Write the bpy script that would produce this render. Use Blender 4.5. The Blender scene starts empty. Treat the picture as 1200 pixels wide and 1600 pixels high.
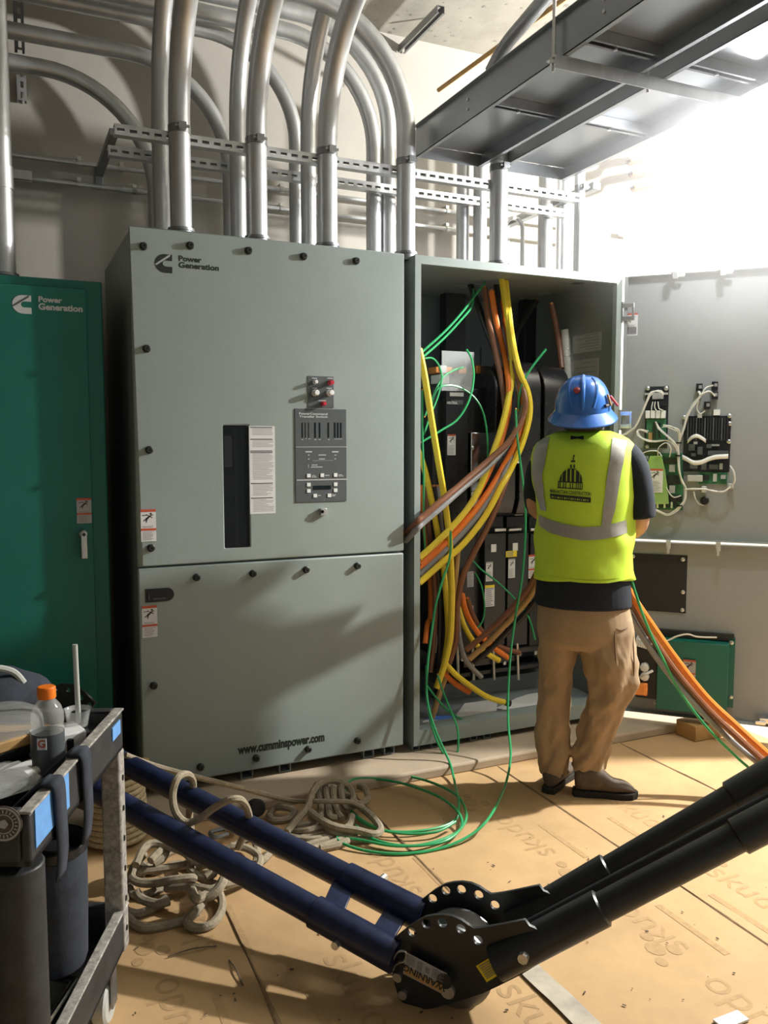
import bpy, bmesh, math, random
from mathutils import Vector as V, Matrix as MX, noise
random.seed(7)
R = math.radians
sc = bpy.context.scene
COL = sc.collection

# ---------------------------------------------------------------- camera
CAM_Z, YAW, PITCH, FPX = 1.52, R(24.5), math.atan(110 / 1300), 1300.0
cd = bpy.data.cameras.new('camera')
cd.sensor_fit = 'VERTICAL'; cd.sensor_height = 24; cd.lens = 24 * FPX / 1600
cd.clip_start = .02; cd.clip_end = 60
cam = bpy.data.objects.new('camera', cd); COL.objects.link(cam)
cam.location = (0, 0, CAM_Z); cam.rotation_euler = (R(90) - PITCH, 0, -YAW)
sc.camera = cam

# ---------------------------------------------------------------- ambient light and exposure
w = bpy.data.worlds.new('room_ambient'); sc.world = w; w.use_nodes = True
w.node_tree.nodes['Background'].inputs[0].default_value = (.78, .90, .90, 1)
w.node_tree.nodes['Background'].inputs[1].default_value = .30
sc.view_settings.view_transform = 'Standard'; sc.view_settings.look = 'None'
sc.view_settings.exposure = 0.08; sc.view_settings.gamma = 1.0
sc.view_settings.use_curve_mapping = False
LAMP = V((2.87, 2.64, 2.84))
LAMP_W, GLARE_HAZE = 520, .88

# second work lamp of the room, right of the view behind the open door
ld = bpy.data.lights.new('room_work_lamp', 'POINT'); ld.energy = 1250; ld.color = (1, .99, .95); ld.shadow_soft_size = .06
lo = bpy.data.objects.new('room_work_lamp', ld); COL.objects.link(lo); lo.location = (4.75, 2.30, 2.98)
# the lamp in view hangs at LAMP
# its globe is the light source: see 'hanging_work_lamp'; LAMP_W is the globe's emission strength

# ---------------------------------------------------------------- measured rays -> points at a known depth
FW = V((math.sin(YAW) * math.cos(PITCH), math.cos(YAW) * math.cos(PITCH), -math.sin(PITCH)))
RT = V((math.cos(YAW), -math.sin(YAW), 0)); UP = RT.cross(FW); CC = V((0, 0, CAM_Z))
def ray(x, y): return FW + RT * ((x - 600) / FPX) - UP * ((y - 800) / FPX)
def aY(x, y, Y): d = ray(x, y); return CC + d * (Y / d.y)
def aZ(x, y, Z): d = ray(x, y); return CC + d * ((Z - CAM_Z) / d.z)
def aD(x, y, D): return CC + ray(x, y) * D
def aP(x, y, p, n): d = ray(x, y); return CC + d * ((V(p) - CC).dot(n) / d.dot(n))

# ---------------------------------------------------------------- materials
MATS = {}
def mat(name, col, rough=.5, metal=0., nscale=0, namp=.0, bscale=0, bump=0., alpha=None, trans=0., emit=None, estr=0., spec=.5, ior=1.45, coat=0., col2=None, stretch=None):
    m = bpy.data.materials.new(name); m.use_nodes = True; MATS[name] = m
    nt = m.node_tree; n = nt.nodes; L = nt.links; b = n['Principled BSDF']
    c = (*col, 1)
    b.inputs['Base Color'].default_value = c; b.inputs['Roughness'].default_value = rough
    b.inputs['Metallic'].default_value = metal; b.inputs['IOR'].default_value = ior
    b.inputs['Specular IOR Level'].default_value = spec
    if trans: b.inputs['Transmission Weight'].default_value = trans
    if alpha is not None: b.inputs['Alpha'].default_value = alpha
    if coat: b.inputs['Coat Weight'].default_value = coat; b.inputs['Coat Roughness'].default_value = .15
    if emit: b.inputs['Emission Color'].default_value = (*emit, 1); b.inputs['Emission Strength'].default_value = estr
    tc = mp = None
    if nscale or bscale:
        tc = n.new('ShaderNodeTexCoord'); mp = n.new('ShaderNodeMapping'); L.new(tc.outputs['Object'], mp.inputs[0])
        if stretch: mp.inputs['Scale'].default_value = stretch
    if nscale:
        t = n.new('ShaderNodeTexNoise'); t.inputs['Scale'].default_value = nscale; t.inputs['Detail'].default_value = 6; t.inputs['Roughness'].default_value = .65
        L.new(mp.outputs[0], t.inputs['Vector'])
        r = n.new('ShaderNodeValToRGB'); L.new(t.outputs['Fac'], r.inputs[0])
        r.color_ramp.elements[0].position = .3; r.color_ramp.elements[1].position = .7
        c1 = col2 or [min(1, v * (1 + namp)) for v in col]
        r.color_ramp.elements[0].color = (*[v * (1 - namp) for v in col], 1); r.color_ramp.elements[1].color = (*c1, 1)
        L.new(r.outputs[0], b.inputs['Base Color'])
        rr = n.new('ShaderNodeMapRange'); rr.inputs[3].default_value = max(0, rough - .08); rr.inputs[4].default_value = min(1, rough + .08)
        L.new(t.outputs['Fac'], rr.inputs[0]); L.new(rr.outputs[0], b.inputs['Roughness'])
    if bscale:
        t2 = n.new('ShaderNodeTexNoise'); t2.inputs['Scale'].default_value = bscale; t2.inputs['Detail'].default_value = 3
        L.new(mp.outputs[0], t2.inputs['Vector'])
        bp = n.new('ShaderNodeBump'); bp.inputs['Strength'].default_value = bump; bp.inputs['Distance'].default_value = .002
        L.new(t2.outputs['Fac'], bp.inputs['Height']); L.new(bp.outputs[0], b.inputs['Normal'])
    return m
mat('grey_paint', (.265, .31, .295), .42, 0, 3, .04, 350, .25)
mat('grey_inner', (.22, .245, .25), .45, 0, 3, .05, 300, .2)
mat('door_grey', (.30, .315, .315), .42, 0, 3, .04, 350, .2)
mat('dark_seam', (.03, .034, .034), .6)
mat('seam_brown', (.22, .14, .07), .9, 0, 25, .35)  # mottled dark brown for the ridges along the paper seams
mat('green_paint', (.010, .135, .10), .32, 0, 2.5, .08, 350, .25)
mat('wall_paint', (.40, .375, .335), .85, 0, 2.2, .06, 60, .3)
mat('concrete', (.38, .36, .31), .9, 0, 3.5, .16, 40, .5)
mat('floor_concrete', (.42, .36, .29), .9, 0, 4, .15, 60, .5)
mat('floor_paper', (.46, .295, .142), .75, 0, 3.2, .15, 14, .5)
mat('paper_print', (.39, .25, .118), .8, 0, 40, .15)
mat('paper_tape', (.45, .40, .32), .6, 0, 9, .25)
mat('pad_paper', (.40, .315, .225), .8, 0, 4, .12, 20, .4)
mat('galv', (.56, .57, .58), .42, .80, 14, .12, 120, .08, stretch=(1, 1, .25))
mat('galv_dark', (.30, .31, .32), .4, .9, 20, .15)
mat('tray_metal', (.34, .36, .38), .34, .75, 2.5, .07, 200, .06)
mat('steel_bright', (.72, .72, .72), .2, 1, 30, .06)
mat('zinc', (.60, .60, .58), .35, .9, 40, .1)
mat('black_paint', (.020, .022, .024), .38, 0, 6, .25, 200, .2)
mat('black_plastic', (.016, .016, .018), .28, 0, 9, .2)
mat('black_rubber', (.022, .022, .024), .7, 0, 12, .2)
mat('screw_black', (.018, .02, .018), .45)
mat('logo_black', (.018, .024, .02), .5)
mat('white_print', (.72, .73, .72), .55)
mat('pale_print', (.50, .52, .52), .55)
mat('label_white', (.66, .66, .66), .5)
mat('label_red', (.50, .09, .04), .5)
mat('label_black', (.02, .02, .02), .5)
mat('label_grey', (.38, .38, .39), .5)
mat('label_yellow', (.80, .62, .02), .5)
mat('label_text', (.22, .22, .23), .5)
mat('panel_grey', (.085, .095, .10), .4, 0, 30, .05)
mat('knob_white', (.78, .78, .76), .3)
mat('knob_red', (.55, .03, .05), .2, coat=.5)
mat('lcd', (.006, .012, .012), .1)
mat('copper', (.85, .33, .10), .35, .7, 20, .15)
mat('green_pcb', (.035, .16, .075), .4, 0, 60, .2)
mat('relay_clear', (.33, .55, .16), .15, 0, alpha=.75)
mat('smoked_pane', (.012, .014, .015), .08, 0, alpha=.55)
mat('plexi', (.80, .84, .85), .08, 0, alpha=.22)
mat('clear_plastic', (.85, .86, .84), .06, 0, alpha=.24)
mat('cable_yellow', (.80, .60, .045), .33, 0, 30, .08)
mat('cable_orange', (.78, .20, .03), .33, 0, 30, .08)
mat('cable_brown', (.20, .085, .045), .33, 0, 30, .1)
mat('cable_grey', (.25, .25, .25), .33, 0, 30, .08)
mat('cable_black', (.02, .02, .022), .35)
mat('cable_green', (.035, .33, .12), .3, 0, 30, .08)
mat('wire_white', (.70, .69, .64), .45)
mat('blue_boom', (.010, .015, .046), .33, 0, 25, .35, 60, .12)
mat('rope', (.30, .25, .175), .9, 0, 60, .25, 260, .9)
mat('rope_pale', (.52, .42, .26), .9, 0, 60, .2, 260, .9)
mat('wood', (.52, .33, .15), .7, 0, 9, .2, stretch=(1, 8, 8))
mat('cart_plastic', (.030, .031, .033), .5, 0, 18, .35, 90, .35)
mat('cart_scuffed', (.30, .28, .25), .7, 0, 55, .55, 120, .5)
mat('blue_tape', (.13, .32, .66), .6, 0, 30, .12)
mat('orange_cap', (.90, .20, .012), .35)
mat('bag_fabric', (.030, .036, .050), .9, 0, 20, .3, 60, .5)
mat('light_grey_plastic', (.46, .47, .44), .45, 0, 30, .08)
mat('dark_liquid', (.022, .014, .010), .1, alpha=.93)
mat('kraft', (.45, .27, .10), .7, 0, 12, .15)
mat('paper_white', (.70, .70, .70), .7, 0, 12, .08)
mat('paper_blue', (.08, .22, .68), .6)
mat('lamp_glow', (1, 1, 1), .5, emit=(.98, .975, 1.0), estr=LAMP_W)
# clothing and skin
mat('trouser_seam', (.16, .105, .06), .9)
mat('hat_blue', (.035, .15, .50), .22, 0, 9, .12, coat=.3)
mat('hat_sticker', (.42, .06, .06), .4)
mat('skin', (.50, .27, .17), .5, 0, 30, .08, 200, .1)
mat('hair', (.07, .045, .03), .7, 0, 90, .3)
mat('vest', (.50, .72, .04), .65, 0, 14, .05, 500, .3)
mat('vest_tape', (.33, .32, .29), .38, .25, 60, .08)
mat('shirt', (.010, .015, .024), .9, 0, 18, .25, 300, .4)
mat('trousers', (.34, .24, .145), .9, 0, 10, .12, 400, .4)
mat('boot', (.10, .075, .055), .75, 0, 22, .35, 120, .4)
mat('boot_sole', (.02, .018, .016), .8)

# ---------------------------------------------------------------- mesh builder
W = {}
class MB:
    def __init__(s): s.v = []; s.f = []; s.mi = []; s.m = 0
    def add(s, vs, fs):
        o = len(s.v); s.v += [V(p) for p in vs]; s.f += [[i + o for i in f] for f in fs]; s.mi += [s.m] * len(fs); return s
    def box(s, x0, x1, y0, y1, z0, z1, T=None):
        vs = [V((x, y, z)) for x in (x0, x1) for y in (y0, y1) for z in (z0, z1)]
        if T is not None: vs = [T @ p for p in vs]
        return s.add(vs, [(0, 1, 3, 2), (4, 6, 7, 5), (0, 4, 5, 1), (2, 3, 7, 6), (0, 2, 6, 4), (1, 5, 7, 3)])
    def quad(s, a, b, c, d): return s.add([a, b, c, d], [(0, 1, 2, 3)])
    def ring(s, c, x, y, r, n): return [c + x * (r * math.cos(2 * math.pi * i / n)) + y * (r * math.sin(2 * math.pi * i / n)) for i in range(n)]
    def tube(s, pts, r, n=10, cap=True, closed=False):
        pts = [V(p) for p in pts]; k = len(pts)
        rs = r if isinstance(r, (list, tuple)) else [r] * k
        t0 = (pts[1] - pts[0]).normalized()
        a = V((0, 0, 1)) if abs(t0.z) < .9 else V((1, 0, 0))
        x = t0.cross(a).normalized(); vs = []
        for i in range(k):
            if closed: t = (pts[(i + 1) % k] - pts[i - 1])
            else: t = pts[min(i + 1, k - 1)] - pts[max(i - 1, 0)]
            if t.length < 1e-9: t = t0
            t = t.normalized(); x = (x - t * x.dot(t))
            x = x.normalized() if x.length > 1e-6 else t.orthogonal().normalized()
            vs += s.ring(pts[i], x, t.cross(x), rs[i], n)
        fs = []
        for i in range(k if closed else k - 1):
            j = (i + 1) % k
            for q in range(n):
                p = (q + 1) % n; fs.append((i * n + q, i * n + p, j * n + p, j * n + q))
        if cap and not closed: fs.append(tuple(range(n))[::-1]); fs.append(tuple((k - 1) * n + q for q in range(n)))
        return s.add(vs, fs)
    def cyl(s, p0, p1, r, r1=None, n=16, cap=True): return s.tube([p0, p1], [r, r if r1 is None else r1], n, cap)
    def lathe(s, prof, n=24, T=None, cap=True):
        T = T or MX(); vs = []
        for (r, z) in prof: vs += [T @ V((r * math.cos(2 * math.pi * i / n), r * math.sin(2 * math.pi * i / n), z)) for i in range(n)]
        fs = [(i * n + q, i * n + (q + 1) % n, (i + 1) * n + (q + 1) % n, (i + 1) * n + q) for i in range(len(prof) - 1) for q in range(n)]
        if cap: fs.append(tuple(range(n))[::-1]); fs.append(tuple((len(prof) - 1) * n + q for q in range(n)))
        return s.add(vs, fs)
    def prism(s, out, d, T=None):            # outline in local XY, extruded by d along local Z
        T = T or MX(); n = len(out)
        vs = [T @ V((x, y, 0)) for x, y in out] + [T @ V((x, y, d)) for x, y in out]
        return s.add(vs, [tuple(range(n))[::-1], tuple(range(n, 2 * n))] + [(i, (i + 1) % n, n + (i + 1) % n, n + i) for i in range(n)])
    def loft(s, rings, cap=True, closed=True):
        n = len(rings[0]); vs = [p for r in rings for p in r]; fs = []
        for i in range(len(rings) - 1):
            for q in range(n if closed else n - 1): p = (q + 1) % n; fs.append((i * n + q, i * n + p, (i + 1) * n + p, (i + 1) * n + q))
        if cap and closed: fs.append(tuple(range(n))[::-1]); fs.append(tuple((len(rings) - 1) * n + q for q in range(n)))
        return s.add(vs, fs)
    def mesh(s, name, mats, inv=None, sharp=35, smooth=True):
        me = bpy.data.meshes.new(name)
        vs = [inv @ p for p in s.v] if inv is not None else s.v
        me.from_pydata(vs, [], s.f); me.update()
        for m in (mats if isinstance(mats, (list, tuple)) else [mats]): me.materials.append(MATS[m])
        me.polygons.foreach_set('material_index', s.mi)
        if smooth:
            me.polygons.foreach_set('use_smooth', [True] * len(me.polygons)); me.set_sharp_from_angle(angle=R(sharp))
        bm = bmesh.new(); bm.from_mesh(me); bmesh.ops.recalc_face_normals(bm, faces=bm.faces); bm.to_mesh(me); bm.free()
        return me
    def build(s, name, mats, parent=None, bevel=0, sharp=35, seg=2, subsurf=0, smooth=True):
        Wm = W[parent] if parent is not None else MX()
        base = None
        if parent is None:                     # a top-level mesh: origin at its base
            xs = [p.x for p in s.v]; ys = [p.y for p in s.v]; zs = [p.z for p in s.v]
            base = MX.Translation(((min(xs) + max(xs)) / 2, (min(ys) + max(ys)) / 2, min(zs))); Wm = base
        me = s.mesh(name, mats, Wm.inverted(), sharp, smooth)
        o = bpy.data.objects.new(name, me); COL.objects.link(o)
        if parent is not None: o.parent = parent
        else: o.matrix_world = base
        W[o] = Wm
        if bevel:
            b = o.modifiers.new('bevel', 'BEVEL'); b.width = bevel; b.segments = seg; b.limit_method = 'ANGLE'; b.angle_limit = R(40)
        if subsurf:
            b = o.modifiers.new('subsurf', 'SUBSURF'); b.levels = subsurf; b.render_levels = subsurf
        return o
def tag(o, label, cat, group=None, kind=None):
    o['label'] = label; o['category'] = cat
    if group: o['group'] = group
    if kind: o['kind'] = kind
    return o
def thing(name, label, cat, loc=(0, 0, 0), rz=0, group=None, mx=None):
    o = bpy.data.objects.new(name, None); COL.objects.link(o); o.empty_display_size = .1
    m = mx or (MX.Translation(loc) @ MX.Rotation(rz, 4, 'Z')); o.matrix_world = m; W[o] = m
    return tag(o, label, cat, group)
def struct(o): o['kind'] = 'structure'; return o
def inst(name, me, parent, m):
    o = bpy.data.objects.new(name, me); COL.objects.link(o); o.parent = parent
    o.matrix_local = W[parent].inverted() @ m; W[o] = m; return o
def crom(P, k=8, closed=False):              # Catmull-Rom through P
    P = [V(p) for p in P]; n = len(P); out = []
    rng = range(n if closed else n - 1)
    for i in rng:
        if closed: a, b, c, d = P[i - 1], P[i], P[(i + 1) % n], P[(i + 2) % n]
        else: a, b, c, d = P[max(i - 1, 0)], P[i], P[i + 1], P[min(i + 2, n - 1)]
        for j in range(k):
            t = j / k
            out.append(.5 * ((2 * b) + (c - a) * t + (2 * a - 5 * b + 4 * c - d) * t * t + (3 * b - a - 3 * c + d) * t ** 3))
    if not closed: out.append(P[-1])
    return out
_tc = {}
def text_mesh(s, size, m, align='CENTER', bold=0., ext=.0004, sx=1., lh=1.):
    key = (s, round(size, 5), m, align, bold, sx)
    if key in _tc: return _tc[key]
    c = bpy.data.curves.new('text', 'FONT'); c.body = s; c.size = size; c.align_x = align; c.align_y = 'CENTER'
    c.offset = bold * size; c.extrude = ext; c.space_line = lh; c.resolution_u = 3
    o = bpy.data.objects.new('text', c); COL.objects.link(o)
    dg = bpy.context.evaluated_depsgraph_get()
    me = bpy.data.meshes.new_from_object(o.evaluated_get(dg)); bpy.data.objects.remove(o); bpy.data.curves.remove(c)
    if sx != 1.: me.transform(MX.Diagonal((sx, 1, 1, 1)))
    me.materials.clear(); me.materials.append(MATS[m]); _tc[key] = me
    return me
def front(x, y, z): return MX.Translation((x, y, z)) @ MX.Rotation(R(90), 4, 'X')      # local XY -> world XZ, facing -Y
def text(s, size, m, parent, mx, name='lettering', align='CENTER', bold=.0, sx=1., lh=1., ext=.0003):
    return inst(name, text_mesh(s, size, m, align, bold, sx=sx, lh=lh, ext=ext), parent, mx)
def rr(w, h, r, n=4, cx=0, cy=0):            # rounded rectangle outline
    o = []
    for k, (sx, sy) in enumerate(((1, 1), (-1, 1), (-1, -1), (1, -1))):
        for i in range(n + 1):
            a = R(90 * k + 90 * i / n); o.append((cx + sx * (w / 2 - r) + r * math.cos(a), cy + sy * (h / 2 - r) + r * math.sin(a)))
    return o
def ell(rx, ry, n=20, cx=0, cy=0): return [(cx + rx * math.cos(2 * math.pi * i / n), cy + ry * math.sin(2 * math.pi * i / n)) for i in range(n)]

# warning sticker: white sheet, coloured head strip, falling figure struck by a bolt, print lines
def warn_mesh(w_, h_, head='label_red', base='label_white', mid=.38, second=True):
    b = MB(); t = .0006
    b.m = 0; b.box(-w_ / 2, w_ / 2, -h_ / 2, h_ / 2, 0, t)
    b.m = 1; b.box(-w_ / 2, w_ / 2, h_ * .42, h_ / 2, t, 2 * t)
    if second: b.box(-w_ / 2, w_ / 2, -h_ * .16, -h_ * .09, t, 2 * t)
    b.m = 2; cy = h_ * .24; k = min(w_, h_ * .5) * .36
    def limb(x0, y0, x1, y1, q):
        p0, p1 = V((x0 * k, cy + y0 * k, t * 2)), V((x1 * k, cy + y1 * k, t * 2)); d = (p1 - p0).normalized(); nn = V((-d.y, d.x, 0)) * (q * k)
        b.add([p0 - nn, p1 - nn * .6, p1 + nn * .6, p0 + nn], [(0, 1, 2, 3)])
    limb(-.35, -.25, .35, .35, .20); limb(.35, .35, .9, .55, .1); limb(.2, .3, .75, -.05, .1); limb(-.35, -.25, -.9, -.6, .12); limb(-.3, -.2, -.35, -.9, .12)
    limb(-1.1, .45, -.1, .5, .07); limb(-.4, .62, .35, .2, .07)
    b.prism(ell(.2 * k, .2 * k, 8, .45 * k, cy + .72 * k), t * 2)
    b.m = 3
    y = -h_ * .02
    while y > -h_ * .46:
        if not (second and -h_ * .19 < y < -h_ * .07): b.box(-w_ * .40, w_ * (.40 - .25 * random.random()), y - h_ * .012, y, t, t * 1.8)
        y -= h_ * .035
    return b.mesh('warning_label', [base, head, 'label_black', 'label_text'])
def sheet_mesh(w_, h_, rows, base='label_white', ink='label_text', name='label', head=None):
    b = MB(); t = .0006; b.box(-w_ / 2, w_ / 2, -h_ / 2, h_ / 2, 0, t); b.m = 1
    for i in range(rows):
        y = h_ / 2 - h_ * (i + .8) / (rows + .6); b.box(-w_ * .42, w_ * (.42 - .3 * random.random()), y - h_ / rows * .22, y + h_ / rows * .2, t, t * 1.8)
    ms = [base, ink]
    if head: b.m = 2; b.box(-w_ / 2, w_ / 2, h_ * .38, h_ / 2, t, t * 2); ms.append(head)
    return b.mesh(name, ms)

# ================================================================= the setting
YF, YW, ZC, ZF = 3.55, 4.66, 3.92, -.05      # cabinet fronts, back wall, ceiling, floor
b = MB(); b.box(-5.2, 11.2, -5.0, YW + .1, ZF - .12, ZF - .004); floor = struct(b.build('floor', 'floor_concrete'))
# brown protection paper laid in long sheets, seams running to the cabinets
xs = [-1.63, -.88, -.13, .62, 1.37, 2.12, 2.87, 3.62]
for i in range(len(xs) - 1):
    g = MB(); nx, ny = 6, 26; y0, y1 = .2, 3.34
    P = []
    for a in range(nx + 1):
        for c in range(ny + 1):
            x = xs[i] + (xs[i + 1] - xs[i]) * a / nx + (.012 if a == nx else 0); y = y0 + (y1 - y0) * c / ny
            z = ZF + .0015 + .0009 * max(0, noise.noise(V((x * 3.1, y * 2.3, i)))) + (.005 * max(0, noise.noise(V((0, y * 4, i * 3)))) if a in (0, nx) else 0)
            P.append(V((x, y, z)))
    g.add(P, [(a * (ny + 1) + c, (a + 1) * (ny + 1) + c, (a + 1) * (ny + 1) + c + 1, a * (ny + 1) + c + 1) for a in range(nx) for c in range(ny)])
    g.build('paper_sheet', 'floor_paper', floor)
for (x, y0, y1, wd) in ((1.372, .9, 2.05, .07), (2.125, 1.2, 1.75, .02)):
    g = MB(); n = 20
    for k in range(n):
        a, c = y0 + (y1 - y0) * k / n, y0 + (y1 - y0) * (k + 1) / n
        def wv(q): return x + .012 * noise.noise(V((q * 5, x, 0)))
        def zz(q): return ZF + .0098 + .003 * noise.noise(V((q * 7, 0, x)))
        g.quad(V((wv(a) - wd / 2, a, zz(a))), V((wv(a) + wd / 2, a, zz(a))), V((wv(c) + wd / 2, c, zz(c))), V((wv(c) - wd / 2, c, zz(c))))
    g.build('seam_tape', 'paper_tape', floor)
for x in xs[1:-1]:
    g = MB(); n = 60
    for k in range(n + 1):
        y = .2 + 3.13 * k / n; dx = .008 * noise.noise(V((y * 2.2, x, 0))); hh = .003 + .006 * max(0, noise.noise(V((y * 3, 0, x * 2)))); w_ = .004 + .006 * abs(noise.noise(V((y * 5, x, 4))))
        g.v += [V((x + dx - w_, y, ZF + .0022)), V((x + dx, y, ZF + .0022 + hh)), V((x + dx + w_ * 1.5, y, ZF + .0022))]
    for k in range(n): a = 3 * k; g.f += [[a, a + 3, a + 4, a + 1], [a + 1, a + 4, a + 5, a + 2]]; g.mi += [0, 0]
    g.build('seam_fold', 'seam_brown', floor)
def floor_text(px, py, ang, s='skudo', size=.15):
    p = aZ(px, py, ZF + .0022)
    text(s, size, 'paper_print', floor, MX.Translation(p) @ MX.Rotation(R(ang), 4, 'Z'), 'printed_lettering', ext=.00005)
for (px, py, ang) in ((1005, 1275, -90), (815, 1305, 90), (1000, 1440, 90), (1175, 1395, -90), (1180, 1590, 90), (610, 1360, 90), (850, 1600, -90), (300, 1440, 90), (270, 1590, 90), (560, 1545, -90)):
    floor_text(px, py, ang)
    p = aZ(px, py, ZF + .0085); s_ = 1 if ang > 0 else -1
    g = MB(); g.box(p.x + s_ * .13 - .012, p.x + s_ * .13 + .012, p.y - .24, p.y + .06, ZF + .0018, ZF + .0026); g.build('printed_bar', 'paper_print', floor)
    g = MB()
    for (dx, dy, q) in ((-.02, .36, .03), (.03, .33, .022), (-.05, .30, .018), (.0, .42, .02)): g.prism(ell(q, q * 1.2, 12, p.x + dx, p.y + dy * s_), .0008, MX.Translation((0, 0, ZF + .0018)))
    g.build('printed_paw', 'paper_print', floor)
# housekeeping pad the cabinets stand on, papered over
b = MB(); b.box(-1.9, 3.62, 3.335, YW, ZF - .004, -.001); struct(b.build('floor_pad', 'pad_paper', bevel=.012))
b = MB(); b.box(-5.2, 11.2, YW, YW + .1, ZF - .1, ZC + .1); struct(b.build('wall_back', 'wall_paint'))
b = MB(); b.box(-5.2, 11.2, -5.0, YW + .1, ZC, ZC + .12); ceil = struct(b.build('ceiling', 'concrete'))
b = MB()
for k in range(60):
    p = aZ(random.uniform(560, 900), random.uniform(-40, 70), ZC - .0005); r0 = random.uniform(.004, .014)
    b.prism(ell(r0, r0 * random.uniform(.7, 1.4), 7, p.x, p.y), .0008, MX.Translation((0, 0, p.z - .0008)))
b.build('air_hole', 'cart_scuffed', ceil)['kind'] = 'stuff'
b = MB(); b.box(-5.3, -5.2, -5, YW, ZF - .1, ZC); struct(b.build('wall_left', 'wall_paint'))
b = MB(); b.box(11.2, 11.3, -5, YW, ZF - .1, ZC); struct(b.build('wall_right', 'wall_paint'))

# ================================================================= helpers on the cabinet fronts
def rect(x0, y0, x1, y1, Y=YF):              # pixel box -> world X/Z rectangle on the plane at depth Y
    cx, cy = (x0 + x1) / 2, (y0 + y1) / 2
    return aY(x0, cy, Y).x, aY(x1, cy, Y).x, aY(cx, y1, Y).z, aY(cx, y0, Y).z
def fbox(name, m, parent, px, out=.002, Y=YF, bevel=0, sink=.0):
    a, c, d, e = rect(*px, Y); g = MB(); g.box(a, c, Y - out, Y + sink, d, e); return g.build(name, m, parent, bevel)
def fit_text(s, m, parent, px, Y=YF, out=.0008, bold=.02, name='lettering', lh=.8):
    a, c, d, e = rect(*px, Y); me = text_mesh(s, 1, m, 'LEFT', bold, ext=.0, lh=lh)
    xs = [v.co.x for v in me.vertices]; ys = [v.co.y for v in me.vertices]
    sx, sz = (c - a) / (max(xs) - min(xs)), (e - d) / (max(ys) - min(ys))
    T = MX.Translation((a - min(xs) * sx, Y - out, d - min(ys) * sz)) @ MX.Rotation(R(90), 4, 'X') @ MX.Diagonal((sx, sz, 1, 1))
    return inst(name, me, parent, T)
def emblem(parent, px, m, m2, Y=YF):
    a, c, d, e = rect(*px, Y); w_, h_ = c - a, e - d
    o = [(.5, .5), (.05, .5)] + [(.05 + .55 * math.cos(t), .5 * math.sin(t)) for t in [R(90 + 15 * i) for i in range(1, 12)]] + [(.05, -.5), (.5, -.5), (.5, -.16), (.12, -.16)] + \
        [(.12 + .17 * math.cos(t), .16 * math.sin(t)) for t in [R(270 - 30 * i) for i in range(1, 6)]] + [(.12, .16), (.5, .16)]
    T = front((a + c) / 2, Y - .0001, (d + e) / 2) @ MX.Diagonal((w_, h_, 1, 1))
    g = MB(); g.prism(o, .0012, T); g.m = 1
    g.prism([(-.50, -.07), (-.42, -.13), (.36, .38), (.42, .50), (.30, .47)], .0018, T)
    return g.build('emblem', [m, m2], parent)
def plate_hole(g, x0, x1, z0, z1, h, y0, y1):
    hx0, hx1, hz0, hz1 = h
    vs = [V((x, y, z)) for y in (y0, y1) for (x, z) in ((x0, z0), (x1, z0), (x1, z1), (x0, z1), (hx0, hz0), (hx1, hz0), (hx1, hz1), (hx0, hz1))]
    f = []
    for k in (0, 8):
        for i in range(4): f.append((k + i, k + (i + 1) % 4, k + 4 + (i + 1) % 4, k + 4 + i))
    for i in range(4): j = (i + 1) % 4; f.append((i, j, 8 + j, 8 + i)); f.append((4 + i, 4 + j, 12 + j, 12 + i))
    g.add(vs, f)
def sticker(me, parent, px, py, Y=YF, out=.0012, name='warning_label'):
    p = aY(px, py, Y - out); return inst(name, me, parent, front(p.x, p.y, p.z))
WARN = warn_mesh(.062, .135)

# ================================================================= closed transfer switch cabinet
X0, X1, ZB, ZS, ZT = .490, 1.722, .046, .995, 2.389
c1 = thing('transfer_switch_cabinet', 'tall closed grey steel transfer switch cabinet with control panel and bolted doors', 'cabinet', (1.1, 4.0, 0))
g = MB(); g.box(X0 + .006, X1 - .006, YF + .032, 4.5, ZB, ZT - .004); g.build('body', 'grey_paint', c1, .006)
g = MB()
for x in (.60, .95, 1.13, 1.55, 1.66):
    g = MB(); g.box(x - .028, x + .028, YF + .03, 4.48, 0, .006); g.box(x - .028, x - .023, YF + .03, 4.48, .006, ZB); g.box(x + .023, x + .028, YF + .03, 4.48, .006, ZB); g.build('foot_channel', 'grey_inner', c1)
wx = rect(350, 665, 389, 856)
g = MB(); plate_hole(g, X0, X1, ZS + .004, ZT, (wx[0], wx[1], wx[2], wx[3]), YF, YF + .03); up = g.build('upper_door', 'grey_paint', c1, .007)
g = MB(); g.box(X0, X1, YF, YF + .03, ZB, ZS - .004); low = g.build('lower_door', 'grey_paint', c1, .007)
# window recess with what shows behind the pane
g = MB(); a, c, d, e = wx
g.m = 0
for bx_ in ((a - .02, a, d, e), (c, c + .02, d, e), (a - .02, c + .02, e, e + .02), (a - .02, c + .02, d - .02, d)): g.box(bx_[0], bx_[1], YF + .004, YF + .03, bx_[2], bx_[3])
g.build('window_gasket', 'black_rubber', c1)
g = MB(); g.box(a, c, YF + .006, YF + .009, d, e); g.build('window_pane', 'smoked_pane', c1)
fbox('window_back', 'black_plastic', c1, (345, 660, 392, 860), -.026, YF, sink=.029)
fbox('indicator_card', 'label_grey', c1, (352, 681, 364, 730), -.018, YF, sink=.026)
fbox('indicator_strip', 'panel_grey', c1, (368, 667, 373, 852), -.016, YF, sink=.026)
fbox('indicator_block', 'black_rubber', c1, (352, 740, 366, 838), -.018, YF, sink=.026)
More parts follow.
